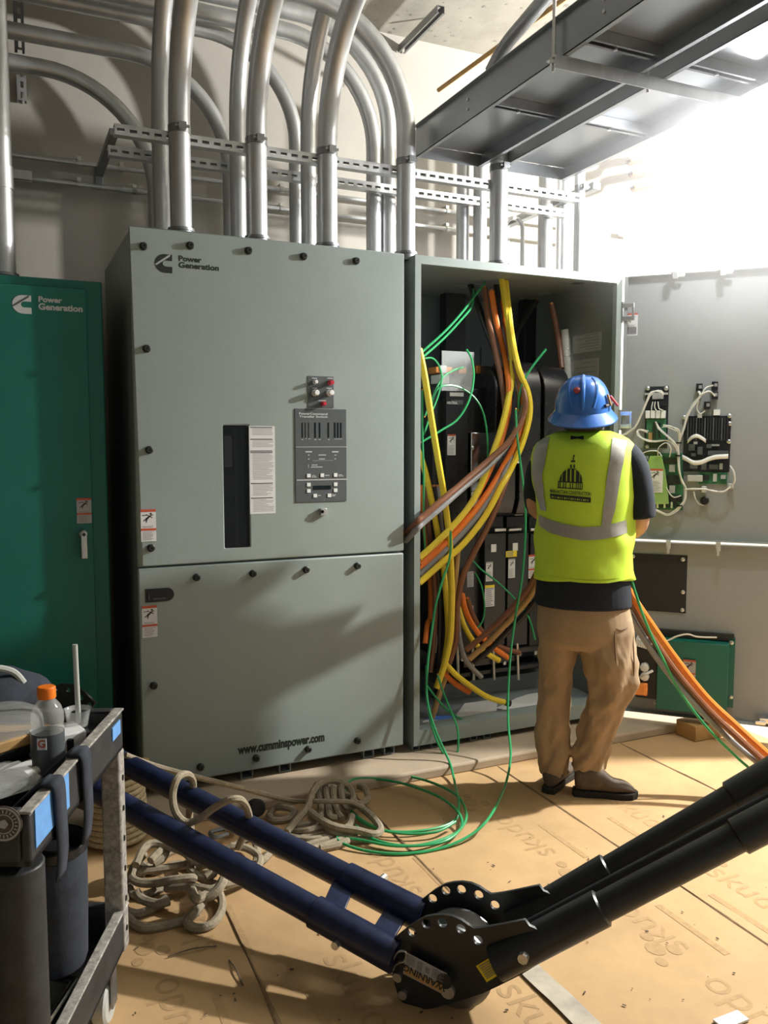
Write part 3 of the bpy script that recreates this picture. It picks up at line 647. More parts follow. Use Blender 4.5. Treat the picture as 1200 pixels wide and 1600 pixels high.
# bus bars behind the cables
for (x0, x1, y0, m_) in ((697, 727, 440, 'black_paint'), (820, 850, 450, 'black_paint'), (862, 880, 450, 'black_paint')): fbox('bus_riser', m_, sw, (x0, y0, x1, 600), 0, 4.32, .003, .08)
# shrink-wrapped riser beside the hard hat
wr = thing('wrapped_riser', 'clear plastic wrapped riser standing inside the cabinet behind the blue hat', 'riser', aY(885, 660, 3.98))
P = [aY(882, 515, 3.98), aY(884, 540, 3.98), aY(886, 570, 3.98), aY(888, 610, 3.98), aY(890, 700, 3.98)]
g = MB(); g.tube(crom(P, 10), [.021 + .004 * noise.noise(V((0, 0, i * .9))) for i in range(41)], 12); g.build('core', 'light_grey_plastic', wr)
g = MB(); g.tube(crom(P, 14), [.027 + .007 * noise.noise(V((3, 0, i * .8))) for i in range(57)], 9); g.build('plastic_wrap', 'clear_plastic', wr)
# loose drawings on the cabinet floor
dr = [((770, 1062, 838, 1108), 'label_white', 'white printed sheet with a red band on the cabinet floor', .089, 4), ((710, 1090, 775, 1120), 'paper_white', 'crumpled white drawing lying on the cabinet floor', .094, -8), ((672, 1118, 720, 1150), 'paper_blue', 'blue printed sheet near the cabinet sill', .092, 12), ((790, 1100, 842, 1125), 'paper_white', 'pale wrinkled sheet at the right of the sill', .099, 6), ((662, 1126, 690, 1156), 'paper_white', 'white paper scrap in the front left cabinet corner', .1, 3)]
for (px, m_, lb, z, an) in dr:
    P = [aZ(px[0], px[3], z), aZ(px[2], px[3], z), aZ(px[2], px[1], z), aZ(px[0], px[1], z)]
    P = [V((max(1.82, min(2.94, p.x)), max(3.59, min(3.86, p.y)), z)) for p in P]
    g = MB(); n = 8; vs = []
    for i in range(n + 1):
        for j in range(n + 1):
            u, v_ = i / n, j / n; p = P[0] * (1 - u) * (1 - v_) + P[1] * u * (1 - v_) + P[2] * u * v_ + P[3] * (1 - u) * v_
            vs.append(p + V((0, 0, .010 * max(0, noise.noise(V((p.x * 14, p.y * 14, z * 50)))))))
    g.add(vs, [(i * (n + 1) + j, (i + 1) * (n + 1) + j, (i + 1) * (n + 1) + j + 1, i * (n + 1) + j + 1) for i in range(n) for j in range(n)])
    o = tag(g.build('drawing_sheet', m_), lb, 'paper', 'papers on the cabinet floor')

# ================================================================= hanging work lamp (globe in a wire guard)
lp = thing('hanging_work_lamp', 'glaring white globe work lamp in a wire guard hanging beside the cable trays', 'work lamp', LAMP)
LR = .05
g = MB(); g.lathe([(.001, -LR)] + [(LR * math.cos(R(a)), LR * math.sin(R(a))) for a in range(-75, 76, 15)] + [(.001, LR)], 20, MX.Translation(LAMP)); g.build('globe', 'lamp_glow', lp)
g = MB(); g.lathe([(.03, 0), (.035, .02), (.03, .09), (.012, .11)], 14, MX.Translation(LAMP + V((0, 0, LR - .005)))); g.build('socket', 'black_plastic', lp)
for k in range(6):
    t_ = R(60 * k); d = V((math.cos(t_), math.sin(t_), 0))
    g = MB(); g.tube(crom([LAMP + V((0, 0, .09)) + d * .03, LAMP + d * .10 + V((0, 0, .05)), LAMP + d * .105 - V((0, 0, .04)), LAMP + d * .05 - V((0, 0, .11))], 5), .0016, 5); g.build('guard_wire', 'zinc', lp)
g = MB(); g.tube(crom([LAMP + V((0, 0, .15)), LAMP + V((.01, 0, .5)), V((LAMP.x, LAMP.y, ZC))], 5), .006, 6); g.build('cord', 'cable_black', lp)

# ================================================================= conduits
def ring_mesh(r, m='galv_dark'):
    k = MB(); k.lathe([(r * 1.02, 0), (r * 1.30, 0), (r * 1.30, .010), (r * 1.16, .012), (r * 1.16, .030), (r * 1.24, .032), (r * 1.24, .044), (r * 1.02, .046)], 20); return k.mesh('bushing', m)
def sleeve_mesh(r): k = MB(); k.lathe([(r * .99, -.045), (r * 1.07, -.045), (r * 1.07, .045), (r * .99, .045)], 20); return k.mesh('coupling', 'galv')
_rm = {}
def rm(kind, r):
    if (kind, r) not in _rm: _rm[(kind, r)] = (ring_mesh if kind == 'b' else sleeve_mesh)(r)
    return _rm[(kind, r)]
def clamp_mesh(r):
    k = MB(); k.lathe([(r * 1.005, -.016), (r * 1.05, -.016), (r * 1.05, .016), (r * 1.005, .016)], 20)
    k.box(-.016, .016, -r - .028, -r * .98, -.014, .014); k.tube([V((-.03, -r - .016, 0)), V((.03, -r - .016, 0))], .006, 8); return k.mesh('pipe_clamp', 'galv_dark')
def conduit(label, path, r, base=True, clampz=None, couple=None, group='steel conduits above the cabinets', n=20):
    t = thing('conduit', label, 'conduit', path[0], group=group)
    g = MB(); g.tube(path, r, n); g.build('pipe', 'galv', t)
    if base: inst('bushing', rm('b', r), t, MX.Translation(path[0]))
    if clampz is not None:
        p = min(path, key=lambda q_: abs(q_.z - clampz)); key = ('c', r)
        if key not in _rm: _rm[key] = clamp_mesh(r)
        inst('pipe_clamp', _rm[key], t, MX.Translation((path[0].x, path[0].y, clampz)))
    if couple: inst('coupling', rm('s', r), t, MX.Translation(couple))
    return t
def arc(c, a, b_, r, t0, t1, n=14): return [c + a * (r * math.cos(t0 + (t1 - t0) * i / n)) + b_ * (r * math.sin(t0 + (t1 - t0) * i / n)) for i in range(n + 1)]
def fore(X, Y, zs, rb, ln=2.2):              # up, then a quarter bend toward the room
    p = [V((X, Y, ZT - .01)), V((X, Y, zs))]; c = V((X, Y - rb, zs))
    p += arc(c, V((0, 1, 0)), V((0, 0, 1)), rb, 0, R(90))[1:]; p.append(p[-1] + V((0, -ln, 0))); return p
def leftward(X, Y, zh, rb, xe):              # up, then a quarter bend to the left along the wall
    p = [V((X, Y, ZT - .01)), V((X, Y, zh - rb))]; c = V((X - rb, Y, zh - rb))
    p += arc(c, V((1, 0, 0)), V((0, 0, 1)), rb, 0, R(90))[1:]; p.append(V((xe, Y, zh))); return p
Y1, Y2, Y3 = 3.67, 3.95, 4.28
ords = ('first', 'second', 'third')
for i, (px, py) in enumerate(((283, 345), (402, 355), (512, 368))):
    X = aY(px, py, Y1).x
    conduit(ords[i] + ' front conduit from the left, bushed into the closed grey cabinet, bending toward the viewer', fore(X, Y1, 2.84, .56), .0455, True, 2.83)
for i, (px, r_) in enumerate(((252, .038), (372, .038), (482, .038))):
    X = aY(px, 300, Y2).x
    conduit(('leftmost', 'middle', 'rightmost')[i] + ' of the three conduits standing just behind the front ones, bending toward the viewer', fore(X, Y2, 2.98, .62), r_, False)
for i, (px, hx, hy) in enumerate(((243, 50, 103), (360, 20, 48), (463, 110, 4))):
    X = aY(px, 320, Y3).x; zh = aY(hx, hy, Y3).z
    conduit(('lowest', 'middle', 'highest')[i] + ' of the three conduits curving left along the back wall', leftward(X, Y3, zh, (.50, .50, .48)[i], -2.6), .037, False)
for i, (px, hx, hy) in enumerate(((584, 455, 50), (607, 455, 18))):
    X = aY(px, 320, 4.12).x; zh = aY(hx, hy, 4.12).z
    conduit(('inner', 'outer')[i] + ' conduit of the pair sweeping left behind the rightmost front one', leftward(X, 4.12, zh, .50, -2.6), .040, False)
X = aY(634, 380, Y1).x
conduit('rightmost tall front conduit of the closed cabinet, sweeping left overhead', leftward(X, Y1, 3.50, .52, -2.6), .0455, True, 2.84)
# risers over the open cabinet
for (px, Y, r_, top, bs, lb) in ((723, 4.12, .036, 3.3, False, 'leftmost short conduit behind the tray end above the open cabinet'), (750, 4.05, .038, 3.3, False, 'second short conduit above the open cabinet, close left of the front one'), (779, Y1, .0455, 2.965, True, 'front conduit rising from the open cabinet into the cable trays'),
                          (852, 4.12, .042, 3.3, False, 'short conduit above the open cabinet just right of the small looped pipe'), (881, 4.12, .042, 3.3, False, 'second last short conduit above the open cabinet before the glare'), (905, Y1 + .1, .028, 2.965, True, 'thin rightmost riser above the open cabinet, nearest the glare')):
    X = aY(px, 340, Y).x; conduit(lb, [V((X, Y, ZT - .01)), V((X, Y, 2.7)), V((X, Y, top))], r_, bs, 2.88 if bs else None, group='risers above the open cabinet')
p0 = aY(816, 405, 4.3); p1 = aY(786, 345, 4.3); X = p0.x
zz_ = aY(800, 340, 4.3).z
conduit('small hook shaped conduit looping over above the open cabinet', [V((X, 4.3, ZT - .01))] + [V((X - .06 + .06 * math.cos(R(a)), 4.3, zz_ - .06 + .06 * math.sin(R(a)))) for a in range(0, 181, 20)] + [V((X - .12, 4.3, ZT - .01))], .013, False, n=10)
# tall conduit on the green cabinet at the frame's left edge
X = aY(1, 300, 3.86).x
lv = conduit('tall vertical conduit bushed into the top of the green cabinet', [V((X, 3.86, 2.17)), V((X, 3.86, 3.0)), V((X, 3.86, ZC))], .048, True, None, V((X, 3.86, 2.60)))
# thin pipes along the back wall
for i, (xa, ya, m_) in enumerate(((130, 256, 'upper'), (130, 289, 'lower'))):
    p = aY(xa, ya, 4.6); t = thing('thin_wall_pipe', m_ + ' of the two thin steel pipes strapped along the back wall', 'pipe', (p.x, 4.6, p.z), group='thin pipes on the back wall')
    g = MB(); g.tube([V((-2.8, 4.6, p.z)), V((3.4, 4.6, p.z))], .0125, 10); g.build('pipe', 'galv', t)
    for px in (124, 210 if i else 190, 440, 700): q_ = aY(px, ya, 4.6); k = MB(); k.tube([V((q_.x - .012, 4.6, p.z)), V((q_.x + .012, 4.6, p.z))], .0165, 10); k.box(q_.x - .01, q_.x + .01, 4.6, 4.655, p.z + .01, p.z + .035); k.build('strap', 'zinc', t)
    for px in ((205,) if i else (980,)): q_ = aY(px, ya, 4.6); k = MB(); k.tube([V((q_.x - .05, 4.6, p.z)), V((q_.x + .05, 4.6, p.z))], .0165, 10); k.build('coupling', 'galv', t)
# slotted strut channel, web facing -Y or up
def strut(g, L_, w_=.041, h_=.041, t_=.003, pitch=.05, slot=.03, sw_=.014):
    # local: length along X, open side -Y, slotted web at +Z
    g.box(0, L_, 0, t_, 0, h_); g.box(0, L_, -w_, -w_ + t_, 0, h_); g.box(0, L_, -w_ + t_, -w_ + .010, 0, t_); g.box(0, L_, -.010, 0, 0, t_)
    y0, y1 = -w_ / 2 - sw_ / 2, -w_ / 2 + sw_ / 2
    g.box(0, L_, -w_ + t_, y0, h_ - t_, h_); g.box(0, L_, y1, 0, h_ - t_, h_)
    n = int(L_ / pitch)
    for i in range(n + 1):
        a = max(0, i * pitch - (pitch - slot) / 2); c = min(L_, i * pitch + (pitch - slot) / 2); g.box(a, c, y0, y1, h_ - t_, h_)
def strut_thing(name, label, p0, p1, up_=V((0, 0, 1)), m='galv', group='slotted strut channels'):
    d = p1 - p0; x = d.normalized(); z = (up_ - x * up_.dot(x)).normalized(); y = z.cross(x)
    T = MX(((x.x, y.x, z.x, p0.x), (x.y, y.y, z.y, p0.y), (x.z, y.z, z.z, p0.z), (0, 0, 0, 1)))
    g = MB(); strut(g, d.length)
    for v in g.v: v[:] = T @ v
    return tag(g.build(name, m, None, 0), label, 'strut channel', group)
YR = Y1 + .05
zr = aY(400, 232, YR).z
strut_thing('strut_channel', 'long slotted strut channel clamped behind the front row of conduits', V((aY(177, 203, YR).x, YR + .0, zr)), V((aY(898, 290, YR).x, YR, zr)), V((0, -1, 0)))
zr2 = aY(400, 262, Y2 + .09).z
strut_thing('strut_channel', 'lower rear slotted strut channel between the conduit rows', V((aY(168, 232, Y2 + .09).x, Y2 + .11, zr2)), V((aY(880, 312, Y2 + .09).x, Y2 + .11, zr2)), V((0, -1, 0)))
p = aY(200, 240, Y2 + .09)
g = MB(); xa = aY(172, 230, 4.0).x; g.box(xa, xa + .04, Y2 + .06, YW - .002, zr2 + .045, zr2 + .075); g.box(xa, xa + .04, YW - .01, YW - .002, zr2 - .02, zr2 + .10); tag(g.build('wall_bracket', 'galv_dark', None, .003), 'steel bracket carrying the left ends of the strut channels', 'bracket')
g = MB(); xa = aY(885, 290, 4.0).x; g.box(xa, xa + .05, Y1 + .09, YW - .002, zr2 + .045, zr2 + .085); g.box(xa, xa + .05, YW - .01, YW - .002, zr2 - .05, zr2 + .16); tag(g.build('wall_bracket', 'galv_dark', None, .003), 'steel bracket carrying the right ends of the strut channels', 'bracket')
# short struts on the left wall part
p = aY(8, 270, 4.5); q_ = aY(50, 283, 4.5); strut_thing('strut_channel', 'short strut channel stub on the wall beside the tall left conduit', V((-.9, 4.52, q_.z)), V((q_.x, 4.52, q_.z)))
p = aY(28, 157, 4.62); strut_thing('strut_channel', 'short upright strut stub below the lowest wall conduit', V((p.x, 4.65, p.z)), V((p.x, 4.65, p.z + .12)), V((0, -1, 0)))
p = aY(24, 75, 4.4); strut_thing('strut_channel', 'dark upright strut hanging at the top left behind the tall conduit', V((p.x, 4.45, p.z)), V((p.x, 4.45, ZC)), V((0, -1, 0)), 'galv_dark')
p = aY(175, 25, 4.4); strut_thing('strut_channel', 'dark upright strut hanger at the top between the wall conduits', V((p.x, 4.45, p.z)), V((p.x, 4.45, ZC)), V((0, -1, 0)), 'galv_dark')
# strut under the ceiling and a diagonal brace
strut_thing('ceiling_strut', 'slotted strut channel bolted under the concrete ceiling toward the wall', aZ(632, 84, ZC - .10), aZ(694, 22, ZC - .10), m='galv_dark', group='ceiling hardware')
g = MB(); a_ = aZ(668, 45, ZC - .06); g.cyl(a_, V((a_.x, a_.y, ZC)), .008, n=8); tag(g.build('ceiling_bolt', 'zinc'), 'bolt holding the slotted strut to the concrete ceiling', 'bolt')
p0, p1 = aY(685, 141, 4.3), aY(890, -8, 3.3)
g = MB(); g.tube([p0, p1], .012, 8); o = g.build('brace_rod', 'kraft'); tag(o, 'long diagonal brace rod between back wall and tray hanger', 'rod')
g = MB(); g.tube(crom([aY(768, 112, 3.55), aY(790, 72, 3.45), aY(820, 35, 3.35), aY(862, -14, 3.25)], 6), .034, 14); tag(g.build('riser_pipe', 'galv_dark'), 'dark conduit curving up behind the near cable tray', 'conduit')

# ================================================================= two cable trays overhead
ZTR = 2.90
def tray(label, xa, xb, y0, y1):
    t = thing('cable_tray', label, 'cable tray', ((xa + xb) / 2, (y0 + y1) / 2, ZTR), group='cable trays under the ceiling')
    for (x, s_) in ((xa, 1), (xb, -1)):
        g = MB(); g.box(x, x + s_ * .003, y0, y1, ZTR, ZTR + .14); g.box(x, x + s_ * .022, y0, y1, ZTR, ZTR + .003); g.box(x - s_ * .018, x, y0, y1, ZTR + .137, ZTR + .14); g.build('side_rail', 'tray_metal', t)
        yy = y1 - .5
        while yy > y0 + .3:
            for dz in (.05, .09):
                k = MB(); k.prism(ell(.007, .007, 8), .005, MX.Translation((x, yy, ZTR + dz)) @ MX.Rotation(R(-90 * s_), 4, 'Y')); k.build('rail_bolt', 'zinc', t)
            yy -= .9
    y = y1
    while y > y0 + .01:
        ye = max(y0, y - .62); g = MB(); g.box(xa + .004, xb - .004, ye + .002, y - .002, ZTR + .062, ZTR + .065); g.build('bottom_sheet', 'tray_metal', t); y = ye
    g = MB(); g.box(xa + .003, xb - .003, y1 - .003, y1, ZTR, ZTR + .06); g.build('end_plate', 'tray_metal', t)
    for yy in (3.12, 2.50, 1.9, 1.3):
        g = MB(); L_ = xb - xa - .01; strut(g, L_)
        for v in g.v: v[:] = V((xa + .005 + v.x, yy + v.y, ZTR + .062 - .042 + v.z))
        g.build('cross_strut', 'galv_dark', t)
        k = MB(); xm = (xa + xb) / 2; k.cyl(V((xm - .02, yy - .02, ZTR + .012)), V((xm - .02, yy - .02, ZTR + .03)), .009, n=8); k.build('strut_bolt', 'steel_bright', t)
    return t
tray('left of the two long cable trays hung under the ceiling', 1.875, 2.245, -.6, 3.74)
tray('right of the two long cable trays, next to the glaring lamp', 2.335, 2.755, -.6, 3.74)
pa, pb = aZ(853, 97, ZTR - .02), aZ(1105, 152, ZTR - .02)
ya = (pa.y + pb.y) / 2
tz = thing('trapeze_hanger', 'flat trapeze bar on threaded rods carrying both cable trays', 'hanger', (2.3, ya, ZTR - .03))
g = MB(); g.box(1.84, 2.80, ya - .03, ya + .03, ZTR - .008, ZTR - .002); g.box(1.84, 2.80, ya - .03, ya - .026, ZTR - .05, ZTR - .008); g.build('bar', 'galv', tz)
for x in (1.852, 2.29, 2.785):
    g = MB(); g.cyl(V((x, ya, ZTR - .05)), V((x, ya, ZC)), .0065, n=8); rd = g.build('threaded_rod', 'zinc', tz)
    g = MB(); g.cyl(V((x, ya, ZTR - .024)), V((x, ya, ZTR - .009)), .014, n=6); g.build('nut', 'zinc', rd)
# cables by the wall at the right, in the lamp's glare
for i, (y_, lb) in enumerate(((248, 'top'), (268, 'middle'), (290, 'bottom'))):
    p0, p1 = aY(982 + i * 3, y_ + 4, 4.35), aY(1075, y_ - 22, 4.2)
    t = thing('wall_cable_bundle', lb + ' of the three brown cable bundles by the wall right of the trays', 'cable bundle', p0, group='cable bundles in the glare')
    for k in range(4):
        o_ = V((0, .02 * math.cos(k * 1.6), .016 * math.sin(k * 1.6))); g = MB(); g.tube(crom([p0 + o_, (p0 + p1) / 2 + o_ + V((0, 0, -.01)), p1 + o_, p1 + o_ + V((1.2, -.1, .25))], 6), .012, 8); g.build('cable', ('cable_brown', 'cable_grey', 'kraft', 'cable_brown')[k], t)

# haze volume added to stand in for lens glare around the lamp
HZ = 1.05
g = MB(); g.lathe([(.001, -HZ)] + [(HZ * math.cos(R(a)), HZ * math.sin(R(a))) for a in range(-80, 81, 10)] + [(.001, HZ)], 32, MX.Translation(LAMP))
hm = bpy.data.materials.new('glare_haze'); hm.use_nodes = True; MATS['glare_haze'] = hm; n_ = hm.node_tree.nodes; l_ = hm.node_tree.links
n_.remove(n_['Principled BSDF']); vs0 = n_.new('ShaderNodeVolumeScatter'); vs0.inputs['Color'].default_value = (1, 1, 1, 1)
ge = n_.new('ShaderNodeNewGeometry'); sb = n_.new('ShaderNodeVectorMath'); sb.operation = 'DISTANCE'; sb.inputs[1].default_value = LAMP
l_.new(ge.outputs['Position'], sb.inputs[0]); mr = n_.new('ShaderNodeMapRange'); mr.interpolation_type = 'SMOOTHSTEP'
mr.inputs[1].default_value = 0; mr.inputs[2].default_value = HZ; mr.inputs[3].default_value = GLARE_HAZE; mr.inputs[4].default_value = 0
l_.new(sb.outputs['Value'], mr.inputs[0]); l_.new(mr.outputs[0], vs0.inputs['Density']); l_.new(vs0.outputs[0], n_['Material Output'].inputs['Volume'])
tag(g.build('glare_haze', 'glare_haze'), 'added haze volume standing in for lens glare around the hanging work lamp', 'haze', kind='stuff')

# ================================================================= cables in and around the open cabinet
def cable(name, label, m, r, pts, group, n=9, k=8, cat='cable', tip=None):
    P = [p if isinstance(p, V) else aY(*p) for p in pts]
    t = thing(name, label, cat, P[-1], group=group)
    c_ = crom(P, k); g = MB(); g.tube(c_, r, n); g.build('jacket', m, t)
    if tip:
        d = (c_[-1] - c_[-2]).normalized(); g = MB(); g.cyl(c_[-1] - d * .012, c_[-1] + d * .02, r * 1.12, n=n); g.build('tape_tip', tip, t)
    else:
        d = (c_[0] - c_[1]).normalized(); g = MB(); g.cyl(c_[0] - d * .004, c_[0] + d * .008, r * .62, n=8); g.build('copper_core', 'copper', t)
    return t
GP = 'power cables in the open cabinet'
cable('power_cable', 'yellow cable dropping from the top centre of the open cabinet in front of all others', 'cable_yellow', .0165, [(783, 428, 3.86), (789, 470, 3.83), (797, 530, 3.79), (801, 580, 3.75), (792, 635, 3.71), (780, 680, 3.69), (764, 725, 3.67), (748, 765, 3.66), (728, 798, 3.65), (694, 836, 3.64), (655, 872, 3.64)], GP)
cable('power_cable', 'bright orange cable running close behind the central yellow one', 'cable_orange', .0165, [(768, 455, 3.90), (775, 500, 3.88), (786, 545, 3.85), (795, 600, 3.735), (793, 650, 3.73), (780, 695, 3.71), (762, 740, 3.70), (742, 778, 3.68), (700, 834, 3.67), (655, 880, 3.66)], GP)
cable('power_cable', 'brown cable left of the orange one, turning dark toward the cabinet roof', 'cable_brown', .0155, [(757, 450, 3.93), (763, 500, 3.90), (774, 550, 3.84), (786, 610, 3.765), (789, 660, 3.755), (776, 710, 3.74), (756, 755, 3.73), (730, 795, 3.72), (690, 850, 3.71), (655, 886, 3.70)], GP)
cable('power_cable', 'yellow cable bowing out farthest right before sweeping down left', 'cable_yellow', .0165, [(790, 440, 3.86), (799, 520, 3.78), (810, 575, 3.705), (825, 615, 3.675), (827, 650, 3.67), (815, 695, 3.67), (797, 735, 3.68), (783, 760, 3.66), (757, 808, 3.65), (722, 852, 3.64), (690, 880, 3.63), (655, 911, 3.62)], GP)
cable('power_cable', 'orange cable on the inside of the right hand bow', 'cable_orange', .0165, [(786, 470, 3.90), (800, 545, 3.80), (814, 605, 3.705), (818, 650, 3.70), (806, 692, 3.70), (787, 728, 3.71), (766, 764, 3.69), (735, 806, 3.67), (698, 846, 3.66), (655, 888, 3.66)], GP)
cable('power_cable', 'brown cable crossing the bundle and leaving over the left cabinet frame', 'cable_brown', .0155, [(788, 500, 3.88), (803, 570, 3.75), (820, 620, 3.67), (816, 655, 3.65), (795, 690, 3.625), (765, 718, 3.60), (728, 750, 3.56), (690, 782, 3.525), (662, 806, 3.515), (650, 817, 3.515), (634, 833, 3.60)], GP)
cable('power_cable', 'grey brown cable lying along the lower edge of the brown crossing one', 'cable_grey', .0150, [(793, 520, 3.86), (804, 590, 3.745), (816, 636, 3.70), (806, 672, 3.67), (786, 704, 3.635), (760, 732, 3.60), (722, 764, 3.56), (688, 794, 3.525), (662, 816, 3.517), (650, 828, 3.515), (634, 845, 3.60)], GP)
cable('power_cable', 'grey cable lying between the orange and the lowest yellow sweep', 'cable_grey', .0160, [(797, 560, 3.80), (812, 630, 3.725), (804, 700, 3.71), (786, 742, 3.69), (765, 778, 3.68), (738, 815, 3.67), (700, 855, 3.66), (655, 898, 3.65)], GP)
cable('power_cable', 'brown cable leaving the bundle and hanging straight down past the pole labels', 'cable_brown', .0160, [(806, 690, 3.80), (796, 735, 3.74), (784, 770, 3.70), (768, 810, 3.68), (752, 842, 3.68), (736, 872, 3.68), (722, 905, 3.68), (714, 950, 3.69), (712, 1000, 3.70), (700, 1040, 3.70)], GP)
cable('power_cable', 'grey cable hanging down beside the brown one with its end kicked right', 'cable_grey', .0140, [(772, 780, 3.72), (755, 825, 3.71), (742, 862, 3.71), (728, 890, 3.71), (717, 925, 3.71), (715, 970, 3.71), (720, 1010, 3.71), (730, 1035, 3.71), (752, 1058, 3.72)], GP)
cable('power_cable', 'yellow cable hanging from the left frame edge to the cabinet floor', 'cable_yellow', .0165, [(655, 545, 3.60), (664, 590, 3.61), (675, 660, 3.62), (684, 715, 3.63), (694, 775, 3.64), (701, 830, 3.65), (705, 890, 3.66), (706, 950, 3.67), (703, 1000, 3.68), (694, 1040, 3.69), (682, 1075, 3.70)], GP)
cable('power_cable', 'shorter yellow cable entering low at the left frame edge', 'cable_yellow', .0155, [(652, 700, 3.66), (664, 735, 3.67), (675, 785, 3.68), (684, 835, 3.70), (692, 880, 3.71), (697, 930, 3.72), (700, 990, 3.72), (694, 1036, 3.72)], GP)
cable('power_cable', 'tan cable hanging among the dark ones on the left', 'kraft', .0150, [(716, 855, 3.70), (712, 900, 3.70), (708, 950, 3.70), (706, 1000, 3.71), (698, 1050, 3.72), (688, 1080, 3.72), (676, 1120, 3.72), (668, 1142, 3.70)], GP)
for i, (m_, lb, x0, x1, yb) in enumerate((('cable_brown', 'brown cable nearest the left frame, hanging behind the yellow ones', 664, 676, 1050), ('cable_black', 'black cable nearest the left frame, hanging to the cabinet floor', 670, 684, 1090), ('cable_black', 'second black cable from the left frame, hanging behind the tan one', 678, 690, 1060), ('cable_grey', 'slim grey cable hanging between the black ones at the left', 684, 682, 1020), ('cable_orange', 'orange cable mostly hidden behind the left frame edge', 658, 668, 1005))):
    cable('power_cable', lb, m_, .0140, [(x0, 760, 3.74 + .02 * i), (x0 + 6, 830, 3.74 + .02 * i), (x0 + 14, 900, 3.75 + .02 * i), ((x0 + x1) / 2 + 10, 960, 3.75 + .02 * i), (x1, yb - 30, 3.75 + .01 * i), (x1 - 4, yb, 3.75)], GP)
for (m_, lb, P) in (('cable_orange', 'orange cable curling right below the grey hanging one', [(722, 928, 3.78), (728, 955, 3.78), (742, 982, 3.78), (764, 1006, 3.78), (794, 1028, 3.77)]), ('cable_yellow', 'yellow cable curling right under the orange curl', [(716, 948, 3.77), (724, 975, 3.77), (738, 1000, 3.77), (756, 1018, 3.76), (780, 1032, 3.76)]), ('cable_brown', 'brown cable curling right above the orange curl', [(730, 935, 3.80), (740, 965, 3.80), (756, 990, 3.80), (780, 1010, 3.80), (812, 1020, 3.79)]),
                     ('cable_brown', 'brown cable reaching from the worker\'s hip down left into the cabinet', [(842, 888, 3.45), (825, 920, 3.50), (800, 950, 3.55), (768, 982, 3.60), (728, 1016, 3.66)]), ('kraft', 'tan cable running under the brown one from the worker\'s hip', [(842, 905, 3.46), (826, 935, 3.51), (800, 965, 3.56), (768, 998, 3.61), (733, 1030, 3.66)]),
                     ('cable_black', 'black cable running lowest of three from the worker\'s hip', [(846, 925, 3.48), (826, 952, 3.53), (800, 980, 3.58), (768, 1012, 3.63), (740, 1036, 3.68)]), ('cable_orange', 'short orange cable end near the cabinet floor', [(690, 1048, 3.72), (704, 1062, 3.71), (718, 1073, 3.70), (734, 1082, 3.69)])):
    cable('power_cable', lb, m_, .0150, P, GP)
cable('power_cable', 'yellow cable with a black taped tip pointing right above the cabinet floor', 'cable_yellow', .0150, [(696, 1036, 3.70), (712, 1054, 3.68), (738, 1074, 3.66), (764, 1090, 3.65), (792, 1098, 3.63)], GP, tip='black_rubber')
for (lb, P) in (('left of two black cables dropping from the cabinet roof', [(735, 445, 4.05), (748, 480, 4.0), (762, 520, 3.97), (778, 560, 3.95), (790, 600, 3.93)]), ('right of two black cables dropping from the cabinet roof', [(775, 440, 4.0), (783, 500, 3.97), (790, 560, 3.95), (796, 620, 3.9)]), ('black cable arching down left from the cabinet roof right of the bundle', [(838, 470, 4.1), (824, 492, 4.1), (808, 520, 4.08), (800, 560, 4.05)]), ('dark brown cable hanging in the shadow right of the bundle', [(862, 475, 4.0), (868, 505, 4.0), (874, 540, 4.0), (878, 575, 3.98)])):
    cable('power_cable', lb, 'cable_brown' if lb[0] == 'b' and 0 else 'cable_brown' if lb[0] == 'd' else 'cable_black', .017, P, GP)
GG = 'green ground wires'
